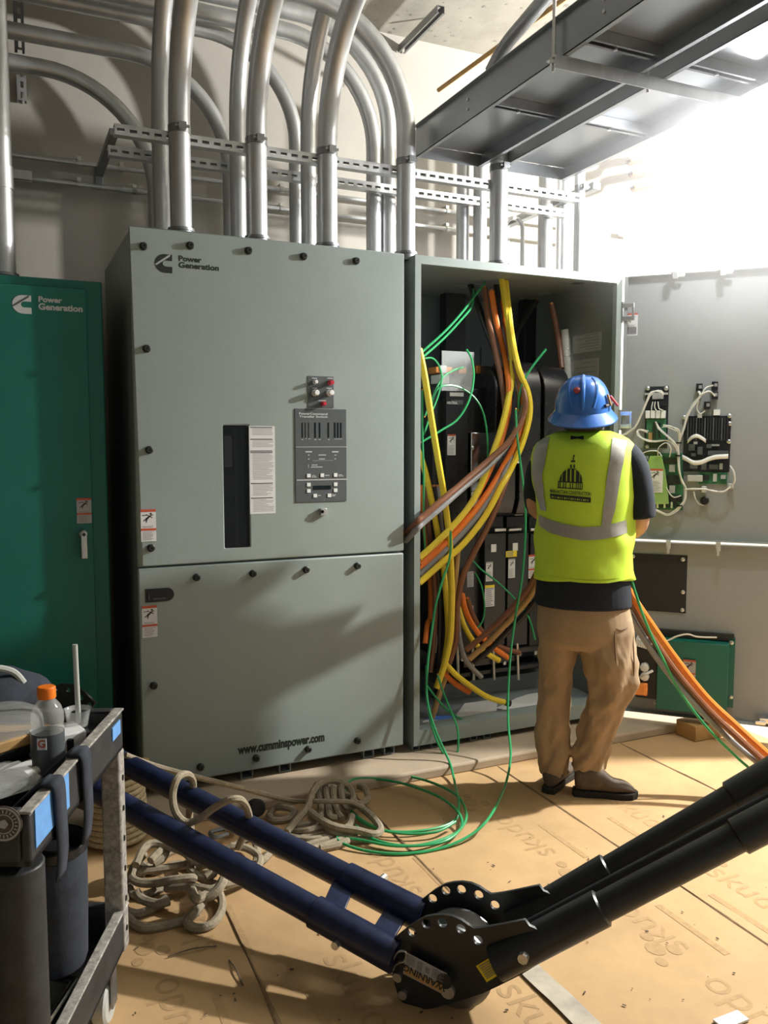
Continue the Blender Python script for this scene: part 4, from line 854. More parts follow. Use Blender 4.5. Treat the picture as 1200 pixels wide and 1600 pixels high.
for (lb, r_, P) in (('upper of two green wires slanting from the cabinet roof to the left frame', .0062, [(760, 438, 3.95), (742, 462, 3.85), (722, 488, 3.78), (695, 518, 3.70), (656, 553, 3.60)]), ('lower of two green wires slanting from the cabinet roof to the left frame', .0062, [(740, 452, 3.95), (737, 478, 3.85), (720, 500, 3.78), (692, 530, 3.70), (656, 562, 3.60)]),
                    ('green wire arching right of the clear barrier with a black taped tip', .0055, [(660, 690, 3.70), (690, 672, 3.70), (715, 655, 3.70), (733, 625, 3.70), (740, 590, 3.72), (737, 562, 3.74), (729, 546, 3.76)]), ('green wire looping over the orange lug at the left', .0048, [(664, 560, 3.66), (676, 560, 3.68), (686, 572, 3.70), (690, 592, 3.70), (684, 620, 3.69), (672, 650, 3.67), (662, 680, 3.65)]),
                    ('green wire curving from the lug rightward to the steel plate', .0048, [(672, 640, 3.70), (682, 610, 3.71), (698, 602, 3.72), (720, 606, 3.74), (742, 622, 3.74), (756, 648, 3.74), (762, 690, 3.74), (762, 730, 3.75)]), ('green wire curving up to the upper copper lug', .0048, [(664, 650, 3.70), (676, 620, 3.72), (690, 592, 3.74), (706, 580, 3.76), (724, 574, 3.78)]),
                    ('short green wire poking up right of the cable bundle', .0065, [(810, 640, 3.70), (812, 615, 3.69), (820, 592, 3.68), (834, 570, 3.68), (853, 546, 3.68)]), ('green wire dropping straight along the left frame inside', .0050, [(660, 610, 3.63), (660, 680, 3.63), (662, 740, 3.64), (662, 800, 3.66), (664, 860, 3.67)]),
                    ('green wire crossing the pole labels toward the worker', .0052, [(735, 872, 3.80), (752, 890, 3.77), (780, 912, 3.72), (806, 938, 3.66), (826, 965, 3.60), (836, 1000, 3.56)]), ('green wire curling beside the data labels', .0050, [(742, 895, 3.80), (752, 915, 3.78), (757, 945, 3.78), (754, 970, 3.78), (742, 985, 3.78)]),
                    ('green wire drooping over the left part of the cabinet sill', .0055, [(684, 1055, 3.66), (692, 1080, 3.60), (704, 1110, 3.54), (715, 1140, 3.50), (715, 1175, 3.47), (706, 1192, 3.46), (692, 1176, 3.48), (678, 1145, 3.52), (668, 1100, 3.58), (666, 1040, 3.62)]), ('green wire lying across the drawings on the cabinet floor', .0055, [(666, 1070, 3.66), (688, 1098, 3.64), (708, 1116, 3.62), (735, 1132, 3.60)])):
    cable('ground_wire', lb, 'cable_green', r_, P, GG, 7, cat='wire')
fl = lambda x, y, z=.0: aZ(x, y, ZF + .009 + z)
cable('ground_wire', 'long green wire hanging from the bundle out of the cabinet and coiling on the floor', 'cable_green', .0058, [(806, 640, 3.68), (808, 680, 3.62), (814, 730, 3.56), (820, 780, 3.50), (821, 830, 3.47), (816, 900, 3.45), (806, 960, 3.43), (798, 1020, 3.40), (794, 1080, 3.36), (794, 1130, 3.30), (798, 1180, 3.20), (790, 1225, 3.08),
      fl(768, 1272, .05), fl(738, 1303, .02), fl(690, 1325), fl(630, 1334), fl(575, 1330, .002), fl(536, 1318, .01), fl(528, 1308, .015), fl(560, 1312, .012), fl(620, 1322, .014), fl(690, 1316, .014), fl(722, 1292, .02), fl(728, 1268, .03), fl(710, 1240, .03), fl(660, 1218, .02), fl(600, 1208, .015), fl(560, 1212, .02), fl(538, 1232, .02), fl(545, 1262, .02), fl(580, 1290, .022), fl(625, 1302, .02), fl(680, 1300, .02), fl(712, 1284, .03)], GG, 7, cat='wire')
cable('ground_wire', 'green wire from the cabinet sill ending in loops on the floor beside the rope', 'cable_green', .0058, [(704, 830, 3.60), (703, 870, 3.58), (692, 905, 3.56), (681, 945, 3.54), (674, 990, 3.52), (668, 1040, 3.50), (667, 1090, 3.48), (678, 1135, 3.44), (694, 1172, 3.40), (704, 1195, 3.34), (711, 1225, 3.2), fl(717, 1258, .04), fl(708, 1284, .012), fl(660, 1298, .012), fl(600, 1298, .014), fl(562, 1282, .016), fl(540, 1252, .03), fl(542, 1225, .04), fl(566, 1216, .04), fl(620, 1222, .035), fl(680, 1242, .035), fl(715, 1268, .04), fl(720, 1294, .016), fl(690, 1312, .012), fl(640, 1322, .012), fl(585, 1312, .016), fl(556, 1290, .02)], GG, 7, cat='wire')
GR = 'cables leading right from the worker'
cable('pulled_cable', 'orange cable running from the worker down to the right edge', 'cable_orange', .0165, [(978, 915, 2.86), (990, 935, 2.85), (1012, 968, 2.82), (1050, 1022, 2.76), (1100, 1086, 2.68), (1150, 1134, 2.58), (1205, 1184, 2.46), (1290, 1260, 2.30)], GR)
cable('pulled_cable', 'brown cable running just under the orange one to the right edge', 'cable_brown', .0150, [(980, 925, 2.90), (996, 958, 2.88), (1018, 995, 2.85), (1056, 1050, 2.79), (1104, 1106, 2.71), (1150, 1150, 2.61), (1205, 1200, 2.49), (1290, 1275, 2.33)], GR)
cable('pulled_cable', 'grey cable running lowest from the worker\'s hip to the right', 'cable_grey', .0135, [(984, 960, 2.90), (996, 982, 2.88), (1022, 1022, 2.84), (1060, 1072, 2.78), (1108, 1124, 2.70), (1150, 1164, 2.62), (1196, 1202, 2.52), (1290, 1290, 2.36)], GR)
cable('pulled_cable', 'thin green wire running from the vest hem down to the right edge', 'cable_green', .0062, [(972, 860, 2.80), (981, 888, 2.80), (994, 930, 2.80), (1012, 980, 2.79), (1036, 1030, 2.76), (1062, 1080, 2.74), (1104, 1136, 2.68), (1150, 1182, 2.60), (1180, 1210, 2.55), (1240, 1280, 2.45)], GR, cat='wire')

# ================================================================= the worker, seen from behind
AZ = math.atan2(2.325, 2.917)
PM = MX.Translation((2.308, 2.927, ZF)) @ MX.Rotation(-AZ, 4, 'Z')        # local x: viewer's right, y: away from the viewer
pe = thing('person', 'worker in blue hard hat, lime vest and tan trousers facing the open cabinet', 'person', mx=PM)
SC = .00288
def lz(py): return (1243 - py) * SC
def lx(px): return (px - 915) * .00270
def el(cx, cy, z, a, b_, n=32, tilt=0, fold=0, seed=0):
    o = []
    for i in range(n):
        t_ = 2 * math.pi * i / n; k = 1 + fold * max(-.05, noise.noise(V((math.cos(t_) * 1.6, math.sin(t_) * 1.6 + seed, z * 9))))
        o.append(V((cx + a * k * math.sin(t_), cy - b_ * k * math.cos(t_), z + tilt * math.sin(t_))))
    return o
def tow(g):
    for v in g.v: v[:] = PM @ v
    return g
def remesh(o, vox, sm=6):
    r_ = o.modifiers.new('remesh', 'REMESH'); r_.mode = 'VOXEL'; r_.voxel_size = vox; r_.use_smooth_shade = True
    if sm: s_ = o.modifiers.new('smooth', 'SMOOTH'); s_.factor = .5; s_.iterations = sm
# torso profile: (py, left px, right px, half depth, centre depth)
TOR = [(962, 836, 988, .145, .01), (945, 834, 988, .150, .01), (920, 836, 986, .150, .01), (895, 838, 984, .148, .01), (860, 841, 981, .142, .015), (820, 842, 980, .138, .02), (780, 838, 984, .140, .02), (745, 832, 984, .142, .025), (722, 829, 984, .140, .03), (704, 834, 980, .130, .03), (692, 850, 968, .112, .035), (683, 872, 944, .085, .04)]
def tor(py):
    for i in range(len(TOR) - 1):
        a, c = TOR[i], TOR[i + 1]
        if c[0] <= py <= a[0]: t_ = (a[0] - py) / (a[0] - c[0]); return [a[k] + (c[k] - a[k]) * t_ for k in range(5)]
    return TOR[0] if py > TOR[0][0] else TOR[-1]
def tring(py, off=0, fold=0, n=40, seed=0):
    _, l, r_, b_, cy = tor(py); return el(lx((l + r_) / 2), cy, lz(py), (lx(r_) - lx(l)) / 2 + off, b_ + off, n, 0, fold, seed)
def backp(px, py, off):                       # point on the back of the torso
    _, l, r_, b_, cy = tor(py); cx = lx((l + r_) / 2); a = (lx(r_) - lx(l)) / 2 + off
    s_ = max(-.98, min(.98, (lx(px) - cx) / a)); c_ = math.sqrt(1 - s_ * s_); k = 1 + (.12 if py > 800 else .07) * max(-.05, noise.noise(V((c_ * 1.6, s_ * 1.6 + 8, lz(py) * 9))))
    return V((cx + a * k * s_, cy - (b_ + off) * k * c_, lz(py)))
# --- body (one continuous surface)
g = MB()
g.loft([tring(q_, -.02, n=24) for q_ in range(955, 690, -15)])
HC = V((lx(908), .03, lz(661)))
def limb(pts, rs, n=12): g.tube(crom(pts, 4), [rs[0] + (rs[-1] - rs[0]) * i / (4 * (len(pts) - 1)) if len(rs) == 2 else rs[min(len(rs) - 1, i // 4)] + (rs[min(len(rs) - 1, i // 4 + 1)] - rs[min(len(rs) - 1, i // 4)]) * (i % 4) / 4 for i in range(4 * (len(pts) - 1) + 1)], n)
limb([V((lx(910), .04, lz(705))), V((lx(911), .035, lz(680))), V((lx(912), .03, lz(655)))], [.064, .060])
g.loft([el(HC.x, HC.y + .012 * math.cos(t_), HC.z + .125 * math.sin(t_), .078 * math.cos(t_) + .002, .098 * math.cos(t_) + .002, 20) for t_ in [R(a) for a in range(-88, 89, 11)]])
g.loft([el(HC.x, HC.y + .095 + .02 * k, HC.z - .015 - .012 * k, .016 - .004 * k, .012, 10) for k in range(3)])                         # nose
for s_ in (-1, 1): g.loft([el(HC.x + s_ * .079, HC.y + .005, HC.z - .035 + .014 * k, .010, .02 - .004 * abs(k - 2), 10) for k in range(5)])   # ears
# arms: the right one bends forward, the left reaches into the cabinet
def arm(pts, hand_dir, up_, wr):
    limb(pts, [.052, .047, .043, .040, wr])
    w_ = V(pts[-1]); d = V(hand_dir).normalized(); u = (V(up_) - d * V(up_).dot(d)).normalized(); sd = d.cross(u)
    g.tube([w_, w_ + d * .04, w_ + d * .085], [.026, .032, .028], 10)
    for k, L_ in enumerate((.070, .080, .074, .058)):
        b0 = w_ + d * .085 + sd * (.030 - .020 * k); g.tube([b0 - d * .02, b0 + d * L_ * .4 - u * .006, b0 + d * L_ * .75 - u * .022, b0 + d * L_ * .85 - u * .045], [.0095, .009, .0085, .0075], 8)
    b0 = w_ + d * .03 + sd * .026; g.tube([b0, b0 + sd * .026 + d * .02 - u * .01, b0 + sd * .03 + d * .05 - u * .02], [.011, .010, .0085], 8)
arm([V((lx(978), .03, lz(722))), V((lx(992), .03, lz(765))), V((lx(998), .05, lz(812))), V((lx(992), .15, lz(835))), V((lx(968), .28, lz(850)))], (-.35, .9, .1), (0, 0, 1), .028)
arm([V((lx(842), .04, lz(722))), V((lx(830), .09, lz(765))), V((lx(832), .16, lz(805))), V((lx(850), .26, lz(812))), V((lx(880), .36, lz(815)))], (.35, .9, .1), (0, 0, 1), .028)
limb([V((lx(875), .02, lz(955))), V((lx(868), .03, lz(1080))), V((lx(868), .02, lz(1215)))], [.085, .06, .045]); limb([V((lx(950), .02, lz(955))), V((lx(958), -.01, lz(1065))), V((lx(925), .0, lz(1205)))], [.09, .062, .045])
tow(g); bd = g.build('body', 'skin', pe); remesh(bd, .007, 4)
# --- hair under the hat
g = MB(); g.loft([el(HC.x, HC.y - .006, lz(py), .084, .100, 20) for py in (680, 672, 664, 655, 645)]); tow(g).build('hair', 'hair', pe)
# --- trousers
def folds(ctr, r_, z, sd, n=36, amp=.010, dep=1.0):
    o = []
    for i in range(n):
        t_ = 2 * math.pi * i / n; c_, s_ = math.cos(t_), math.sin(t_)
        f = 2.0 * amp * (noise.noise(V((c_ * 1.1 + sd, s_ * 1.1, z * 8 + c_ * 1.8))) + .6 * noise.noise(V((c_ * 1.9 + sd, s_ * 1.9, z * 19 - s_ * 3))))
        o.append(V((ctr[0] + (r_ + f) * s_, ctr[1] - (r_ * dep + f) * c_, z)))
    return o
def legp(rows, sd):                           # rows: (py, l, r, cy, amp)
    R_ = []
    for i in range(len(rows) - 1):
        for k in range(5):
            t_ = k / 5; a = [rows[i][j] + (rows[i + 1][j] - rows[i][j]) * t_ for j in range(5)]
            R_.append(folds((lx((a[1] + a[2]) / 2), a[3]), (lx(a[2]) - lx(a[1])) / 2, lz(a[0]), sd, amp=a[4]))
    return R_
g = MB()
g.loft([el(lx((l + r_) / 2), .012, lz(py), (lx(r_) - lx(l)) / 2, b_, 36, 0, .05) for (py, l, r_, b_) in ((925, 842, 982, .138), (945, 839, 985, .142), (965, 838, 990, .146), (985, 839, 993, .148), (1002, 842, 994, .140), (1012, 852, 988, .115))])
g.loft(legp([(965, 838, 905, .02, .004), (990, 838, 906, .02, .006), (1020, 840, 905, .025, .008), (1050, 842, 899, .03, .007), (1080, 842, 896, .035, .010), (1110, 840, 894, .03, .008), (1150, 838, 895, .025, .009), (1185, 840, 894, .02, .011), (1205, 842, 891, .02, .010), (1224, 845, 889, .02, .006)], 1.3))
g.loft(legp([(965, 905, 990, .015, .004), (985, 900, 994, .01, .006), (1010, 904, 996, .0, .008), (1035, 915, 998, -.01, .008), (1060, 924, 998, -.015, .010), (1085, 924, 990, -.01, .012), (1115, 918, 978, -.005, .011), (1145, 910, 968, .0, .012), (1172, 903, 961, .005, .014), (1192, 899, 956, .005, .012), (1208, 898, 954, .005, .007)], 5.1))
tow(g); tr = g.build('trousers', 'trousers', pe); remesh(tr, .0065, 2)
RL = [(965, 905, 990, .015), (985, 900, 994, .01), (1010, 904, 996, .0), (1035, 915, 998, -.01), (1060, 924, 998, -.015)]
def onleg(px, py):
    for a, c in zip(RL, RL[1:]):
        if a[0] <= py <= c[0]: t_ = (py - a[0]) / (c[0] - a[0]); r_ = [a[k] + (c[k] - a[k]) * t_ for k in range(4)]
    cx, rad = lx((r_[1] + r_[2]) / 2), (lx(r_[2]) - lx(r_[1])) / 2; s_ = max(-.97, min(.97, (lx(px) - cx) / rad)); return PM @ V((cx + rad * s_, r_[3] - rad * math.sqrt(1 - s_ * s_) - .002, lz(py)))
for P in ([(962, 972), (962, 990), (963, 1008), (965, 1026)], [(962, 973), (970, 976), (978, 975), (986, 972)], [(990, 970), (991, 1000), (993, 1030), (993, 1055)]):
    g = MB(); g.tube(crom([onleg(*q_) for q_ in P], 5), .0028, 6); g.build('pocket_seam', 'trouser_seam', tr)
# --- boots
def boot(name, heel, ang, hgt, L_=.30):
    b = MB(); T = PM @ MX.Translation((heel[0], heel[1], 0)) @ MX.Rotation(ang, 4, 'Z'); rows = []
    for k in range(13):
        u = k / 12; x = -.035 + u * L_
        wd = .040 + .014 * math.sin(min(1, u * 1.25) * math.pi * .9) ; wd = wd if u < .8 else wd * math.sqrt(max(.02, 1 - ((u - .8) / .22) ** 2)); wd = wd if k else .028
        top = hgt if u < .38 else hgt - (hgt - .078) * min(1, (u - .38) / .25); top = top if u < .72 else .078 * (1 - .55 * ((u - .72) / .28) ** 2)
        rows.append([T @ V((x, wd * math.sin(t_) * (1.0 if math.cos(t_) < 0 else .9 if top < .1 else .8), .022 + (top - .022) * (.5 - .5 * math.cos(t_)))) for t_ in [2 * math.pi * i / 18 for i in range(18)]])
    b.loft(rows); o = b.build(name, 'boot', pe)
    s_ = o.modifiers.new('subsurf', 'SUBSURF'); s_.levels = s_.render_levels = 1
    b = MB(); out = [(-.042, -.03), (.03, -.038), (.10, -.036), (.18, -.050), (.235, -.044), (.262, -.022), (.270, 0), (.262, .022), (.235, .044), (.18, .050), (.10, .036), (.03, .038), (-.042, .03), (-.050, 0)]
    b.prism([(x * L_ / .30 + .002, y) for x, y in out], .030, T); b.build('sole', 'boot_sole', o, .004)
    b = MB(); b.tube(crom([T @ V((.07 + .02 * k, (.03 if k % 2 else -.03), .115 - .012 * k)) for k in range(6)], 4), .003, 6); b.build('laces', 'boot_sole', o)
boot('boot', (lx(866), -.02), R(72), .10); boot('boot', (lx(916), -.03), R(8), .15, .27)
# --- shirt: hem below the vest, collar, sleeves
g = MB(); g.loft([tring(q_, .003, .0, seed=3) for q_ in (948, 940, 925, 905, 880, 850, 800, 760, 730, 712, 700, 692)])
g.tube([V((lx(910), .035, lz(694))), V((lx(911), .035, lz(680)))], [.086, .070], 20)
g.tube(crom([V((lx(966), .03, lz(716))), V((lx(984), .03, lz(738))), V((lx(994), .035, lz(775))), V((lx(999), .045, lz(812)))], 6), [.068, .070, .072, .073, .073, .072, .070, .070, .069, .068, .068, .068, .067, .067, .066, .066, .067, .066, .066], 20)
g.tube(crom([V((lx(858), .04, lz(716))), V((lx(840), .06, lz(740))), V((lx(833), .12, lz(775))), V((lx(834), .19, lz(800)))], 6), .064, 20)
tow(g); sh = g.build('shirt', 'shirt', pe); remesh(sh, .007, 4)
# --- safety vest
g = MB(); rows = []
for i in range(37):
    py = 904 - i * 6.15
    py = max(683, py); rows.append([p + V((0, 0, .010 * math.sin(p.x * 12 + 1) if i == 0 else 0)) for p in tring(py, .013 if py > 700 else .012, .12 if py > 800 else .07, 56, 8)])
g.loft(rows, cap=False)
tow(g); vs_ = g.build('safety_vest', 'vest', pe); s_ = vs_.modifiers.new('solid', 'SOLIDIFY'); s_.thickness = .004; s_.offset = 1
def strip(rows, name, m, off=.022, nx=8):
    g = MB(); vs = []
    R_ = []
    for i in range(len(rows) - 1):
        for k in range(4): t_ = k / 4; R_.append([rows[i][j] + (rows[i + 1][j] - rows[i][j]) * t_ for j in range(len(rows[0]))])
    R_.append(list(rows[-1]))
    for r_ in R_:
        for k in range(nx + 1):
            t_ = k / nx; vs.append(PM @ backp(r_[0] + (r_[2] - r_[0]) * t_, r_[1] + (r_[3] - r_[1]) * t_, off))
    g.add(vs, [(i * (nx + 1) + k, i * (nx + 1) + k + 1, (i + 1) * (nx + 1) + k + 1, (i + 1) * (nx + 1) + k) for i in range(len(R_) - 1) for k in range(nx)])
    o = g.build(name, m, vs_); return o
# rows: (left px, left py, right px, right py)
strip([(836, 694, 856, 690), (828, 715, 850, 716), (829, 745, 846, 748), (832, 775, 847, 778), (842, 800, 852, 802)], 'reflective_tape', 'vest_tape', .0205)
strip([(952, 692, 974, 697), (948, 720, 969, 722), (944, 755, 964, 757), (940, 795, 958, 797), (938, 820, 951, 822)], 'reflective_tape', 'vest_tape', .0205)
strip([(842, 808, 842, 825), (856, 814, 856, 833), (880, 819, 880, 838), (910, 823, 910, 842), (940, 821, 940, 840), (976, 813, 978, 832)], 'reflective_tape', 'vest_tape', .0205, 4)
strip([(838, 898, 838, 902), (870, 898, 870, 902), (910, 900, 910, 904), (950, 900, 950, 904), (984, 896, 984, 900)], 'hem_binding', 'vest', .019, 2)
strip([(888, 689, 888, 695), (898, 690.5, 898, 693.5), (908, 689, 908, 695)], 'hanger_loop', 'shirt', .0195, 2)
def patch(polys, name, m, off=.0215):         # polygons in pixel space laid on the back of the vest
    g = MB()
    for P in polys: g.add([PM @ backp(x, y, off) for x, y in P], [tuple(range(len(P)))])
    return g.build(name, m, vs_)
Q = lambda zx, zy: (850 + zx / 15, 700 + zy / 15)
def zp(*pts): return [Q(*p) for p in pts]
dome = []
for (t0, t1) in ((0, 34), (40, 62), (70, 84), (92, 106), (116, 138), (144, 180)):
    n = 5; arc_ = []
    for k in range(n + 1): t_ = R(180 - t0 - (t1 - t0) * k / n); arc_.append((600 + 255 * math.cos(t_), 850 - 290 * math.sin(t_) ** .8 if math.sin(t_) > 0 else 850))
    base = [(600 + 255 * math.cos(R(180 - t1)) * 1.0, 855), (600 + 255 * math.cos(R(180 - t0)), 855)]
    dome.append(zp(*(arc_ + base)))
dome += [zp((530, 555), (715, 558), (715, 575), (530, 572)), zp((575, 470), (610, 470), (610, 545), (575, 545)), zp((650, 470), (685, 470), (685, 545), (650, 545)), zp((590, 380), (690, 380), (690, 415), (590, 415)), zp((635, 300), (655, 300), (655, 385), (635, 385)), zp((645, 245), (685, 275), (660, 310), (640, 300)), zp((310, 835), (870, 855), (870, 880), (310, 858)), zp((305, 970), (860, 995), (860, 1018), (305, 992))]
for x in (318, 355, 425, 475, 575, 630, 710, 755, 800, 850): dome.append(zp((x, 860 + (x - 310) * .04), (x + 20, 862 + (x - 310) * .04), (x + 20, 985 + (x - 310) * .04), (x, 983 + (x - 310) * .04)))
for i in range(12): xa_, xb_ = 125 + 78 * i, 125 + 78 * (i + 1); dome.append(zp((xa_, 1112 + xa_ * .07), (xb_, 1112 + xb_ * .07), (xb_, 1226 + xb_ * .07), (xa_, 1226 + xa_ * .07)))
patch(dome, 'back_print', 'logo_black')
me = text_mesh('MANHATTAN CONSTRUCTION', 1, 'logo_black', 'LEFT', .02, ext=0.).copy()
xs_ = [v.co.x for v in me.vertices]; ys_ = [v.co.y for v in me.vertices]; x0_, x1_, y0_, y1_ = min(xs_), max(xs_), min(ys_), max(ys_)
for v in me.vertices:
    u = (v.co.x - x0_) / (x1_ - x0_); w_ = (v.co.y - y0_) / (y1_ - y0_); px_, py_ = Q(130 + 930 * u, 1095 + 50 * u - 75 * w_); v.co = backp(px_, py_, .0215)
o = bpy.data.objects.new('back_lettering', me); COL.objects.link(o); o.parent = vs_; W[o] = PM
patch([zp((x, 1160 + x * .07), (x + w_, 1160 + (x + w_) * .07), (x + w_, 1195 + (x + w_) * .07), (x, 1195 + x * .07)) for x, w_ in [(170 + i * 48, 14 + 12 * (i * 7 % 3 == 0)) for i in range(18)]], 'back_lettering', 'vest', .0235)
# --- hard hat (full brim, tipped back)
HT = PM @ MX.Translation((lx(905), .02, lz(651))) @ MX.Rotation(R(11), 4, 'X')
def hr(z, a, b_, n=48): return [HT @ V((a * math.sin(t_), -b_ * math.cos(t_), z)) for t_ in [2 * math.pi * i / n for i in range(n)]]
g = MB(); g.loft([hr(-.012, .121, .143)] + [hr(.150 * math.sin(R(a)), .119 * math.cos(R(a)) ** .72 + .001, .140 * math.cos(R(a)) ** .72 + .001) for a in range(0, 90, 6)]); ht = g.build('hard_hat', 'hat_blue', pe)
g = MB(); rows = []
for (f, dz) in ((0, .004), (.3, -.006), (.65, -.018), (1, -.032), (1.0, -.037), (.65, -.024), (.0, -.010)):
    rows.append([HT @ V(((.119 + .030 * f) * math.sin(t_), -(.140 + .048 * f) * math.cos(t_), dz - .010 * f * max(0, math.cos(t_)))) for t_ in [2 * math.pi * i / 48 for i in range(48)]])
g.loft(rows, cap=False); g.build('brim', 'hat_blue', ht)
def hs_(ang, el_, off=0): c_ = math.cos(R(el_)) ** .72; return HT @ V(((.119 * c_ + off) * math.sin(R(ang)), -(.140 * c_ + off) * math.cos(R(ang)), .150 * math.sin(R(el_)) + off * .3))
g = MB(); g.tube([hs_(0, a, .0) for a in range(8, 88, 6)], [.004] + [.010] * 12 + [.010], 8); g.build('ridge', 'hat_blue', ht)
for s_ in (-1, 1): g = MB(); g.tube([hs_(s_ * (16 + a * .5), a, -.003) for a in range(12, 78, 6)], .008, 8); g.build('ridge', 'hat_blue', ht)
g = MB(); g.add([hs_(-14 + 8.5 * math.cos(t_), 43 + 6 * math.sin(t_), .004) for t_ in [2 * math.pi * i / 12 for i in range(12)]], [tuple(range(12))]); o = g.build('sticker', 'hat_sticker', ht); s_ = o.modifiers.new('solid', 'SOLIDIFY'); s_.thickness = .006; s_.offset = 0
g = MB(); g.tube([hs_(a, 12, .004) for a in range(50, 111, 8)], .007, 8); g.build('headlamp_strap', 'black_rubber', ht)
g = MB(); g.tube([hs_(70, 26, .010), hs_(78, 6, .030)], .006, 8); g.build('red_pen', 'knob_red', ht)
g = MB(); g.tube([hs_(62, 30, .008), hs_(64, 10, .012)], .005, 8); g.build('pencil', 'kraft', ht)

# ================================================================= cable puller boom lying across the foreground
bo = thing('cable_puller_boom', 'folded cable puller boom of blue and black tubes lying across the floor', 'cable puller', aZ(740, 1560, ZF))
def plate_curve(loops, thick, T, name, m, parent, bevel=.0):
    cu = bpy.data.curves.new('plate', 'CURVE'); cu.dimensions = '2D'; cu.fill_mode = 'BOTH'; cu.extrude = thick / 2
    for lp_ in loops:
        s_ = cu.splines.new('POLY'); s_.points.add(len(lp_) - 1); s_.use_cyclic_u = True
        for i, (x, y) in enumerate(lp_): s_.points[i].co = (x, y, 0, 1)
    o = bpy.data.objects.new('plate', cu); COL.objects.link(o); dg = bpy.context.evaluated_depsgraph_get()
    me = bpy.data.meshes.new_from_object(o.evaluated_get(dg)); bpy.data.objects.remove(o)
    me.materials.clear(); me.materials.append(MATS[m]); return inst(name, me, parent, T)
FL, FR = aZ(190, 1190, .33), aZ(652, 1428, .12); NL, NR = aZ(190, 1257, .31), aZ(610, 1490, .09)
FL2 = FL + (FL - FR).normalized() * .42; NL2 = NL + (NL - NR).normalized() * .30
TR_ = .040
for (a, c) in ((FL2, FR), (NL2, NR)):
    g = MB(); g.cyl(a, c, TR_, n=24); tb = g.build('blue_tube', 'blue_boom', bo)
    d = (c - a).normalized(); g = MB(); g.tube([c - d * .26, c - d * .255, c + d * .02], [TR_ * 1.0, TR_ * 1.17, TR_ * 1.17], 24); g.build('collar', 'blue_boom', tb)
    q_ = c - d * .15; s_ = V((-d.y, d.x, 0)).normalized(); sgn = 1 if a is FL2 else -1
    g = MB(); g.cyl(q_ - s_ * .0 + V((0, 0, .02 * sgn)), q_ + s_ * sgn * (TR_ * 1.17 + .014) + V((0, 0, .02 * sgn)), .012, n=8); g.build('bolt', 'zinc', tb)
d_ = (FR - FL).normalized()
for t_ in (.80, .955):
    a, c = FL + (FR - FL) * t_, NL + (NR - NL) * t_; x = (c - a).normalized(); z = x.cross(d_).normalized(); y = z.cross(x)
    T = MX(((x.x, y.x, z.x, a.x), (x.y, y.y, z.y, a.y), (x.z, y.z, z.z, a.z), (0, 0, 0, 1))); g = MB(); g.box(.02, (c - a).length - .02, -.035, .035, -.005, .005, T); g.build('cross_plate', 'blue_boom', bo, .002)
# elbow side plates
pn = V((.74, .67, 0)).normalized(); px_ = V((.67, -.74, 0)).normalized(); pz = V((0, 0, 1)); PO = NR + V((.04, -.03, 0))
PT = MX(((px_.x, 0, -pn.x, PO.x), (px_.y, 0, -pn.y, PO.y), (0, 1, 0, PO.z), (0, 0, 0, 1))); PI = PT.inverted()
def pq(zx, zy): p = PI @ aP(560 + zx / 3.53, 1340 + zy / 3.53, PO, pn); return (p.x, p.y)
OUT = [pq(*q_) for q_ in ((200, 440), (250, 400), (310, 355), (370, 322), (420, 312), (470, 310), (520, 318), (570, 340), (610, 368), (640, 386), (700, 380), (800, 362), (920, 338), (945, 372), (1050, 420), (1052, 545), (900, 640), (780, 700), (690, 742), (560, 785), (430, 822), (300, 842), (230, 775), (205, 700), (192, 640), (196, 540))]
HOL = [(300, 405), (378, 360), (467, 355), (568, 388), (662, 450)]
def hole(c_, r_=.0135): x, y = pq(*c_); return [(x + r_ * math.cos(a), y + r_ * math.sin(a)) for a in [2 * math.pi * i / 14 for i in range(14)]]
LOOPS = [OUT] + [hole(h_) for h_ in HOL] + [hole(h_, .011) for h_ in ((222, 652), (250, 750))]
OFF = pn * .165 + V((0, 0, .01))
plate_curve(LOOPS, .010, PT, 'side_plate', 'black_paint', bo); plate_curve(LOOPS, .010, MX.Translation(OFF) @ PT, 'side_plate', 'black_paint', bo)
def onp(zx, zy, off): return aP(560 + zx / 3.53, 1340 + zy / 3.53, PO - pn * off, pn)
# rope sheave between the plates
wc = aP(715, 1500, PO + OFF * .5, pn); wc.z = max(wc.z, ZF + .118); ax = OFF.copy(); ax.z = 0; ax.normalize()
zq = ax; xq = V((0, 0, 1)).cross(zq).normalized(); yq = zq.cross(xq); WT = MX(((xq.x, yq.x, zq.x, wc.x), (xq.y, yq.y, zq.y, wc.y), (xq.z, yq.z, zq.z, wc.z), (0, 0, 0, 1)))
g = MB(); g.lathe([(.03, -.055), (.10, -.055), (.117, -.05), (.117, -.04), (.09, -.012), (.085, 0), (.09, .012), (.117, .04), (.117, .05), (.10, .055), (.03, .055)], 44, WT); g.build('rope_sheave', 'galv_dark', bo)
g = MB(); g.lathe([(.022, -.115), (.022, .115)], 18, WT); g.build('axle', 'black_paint', bo)
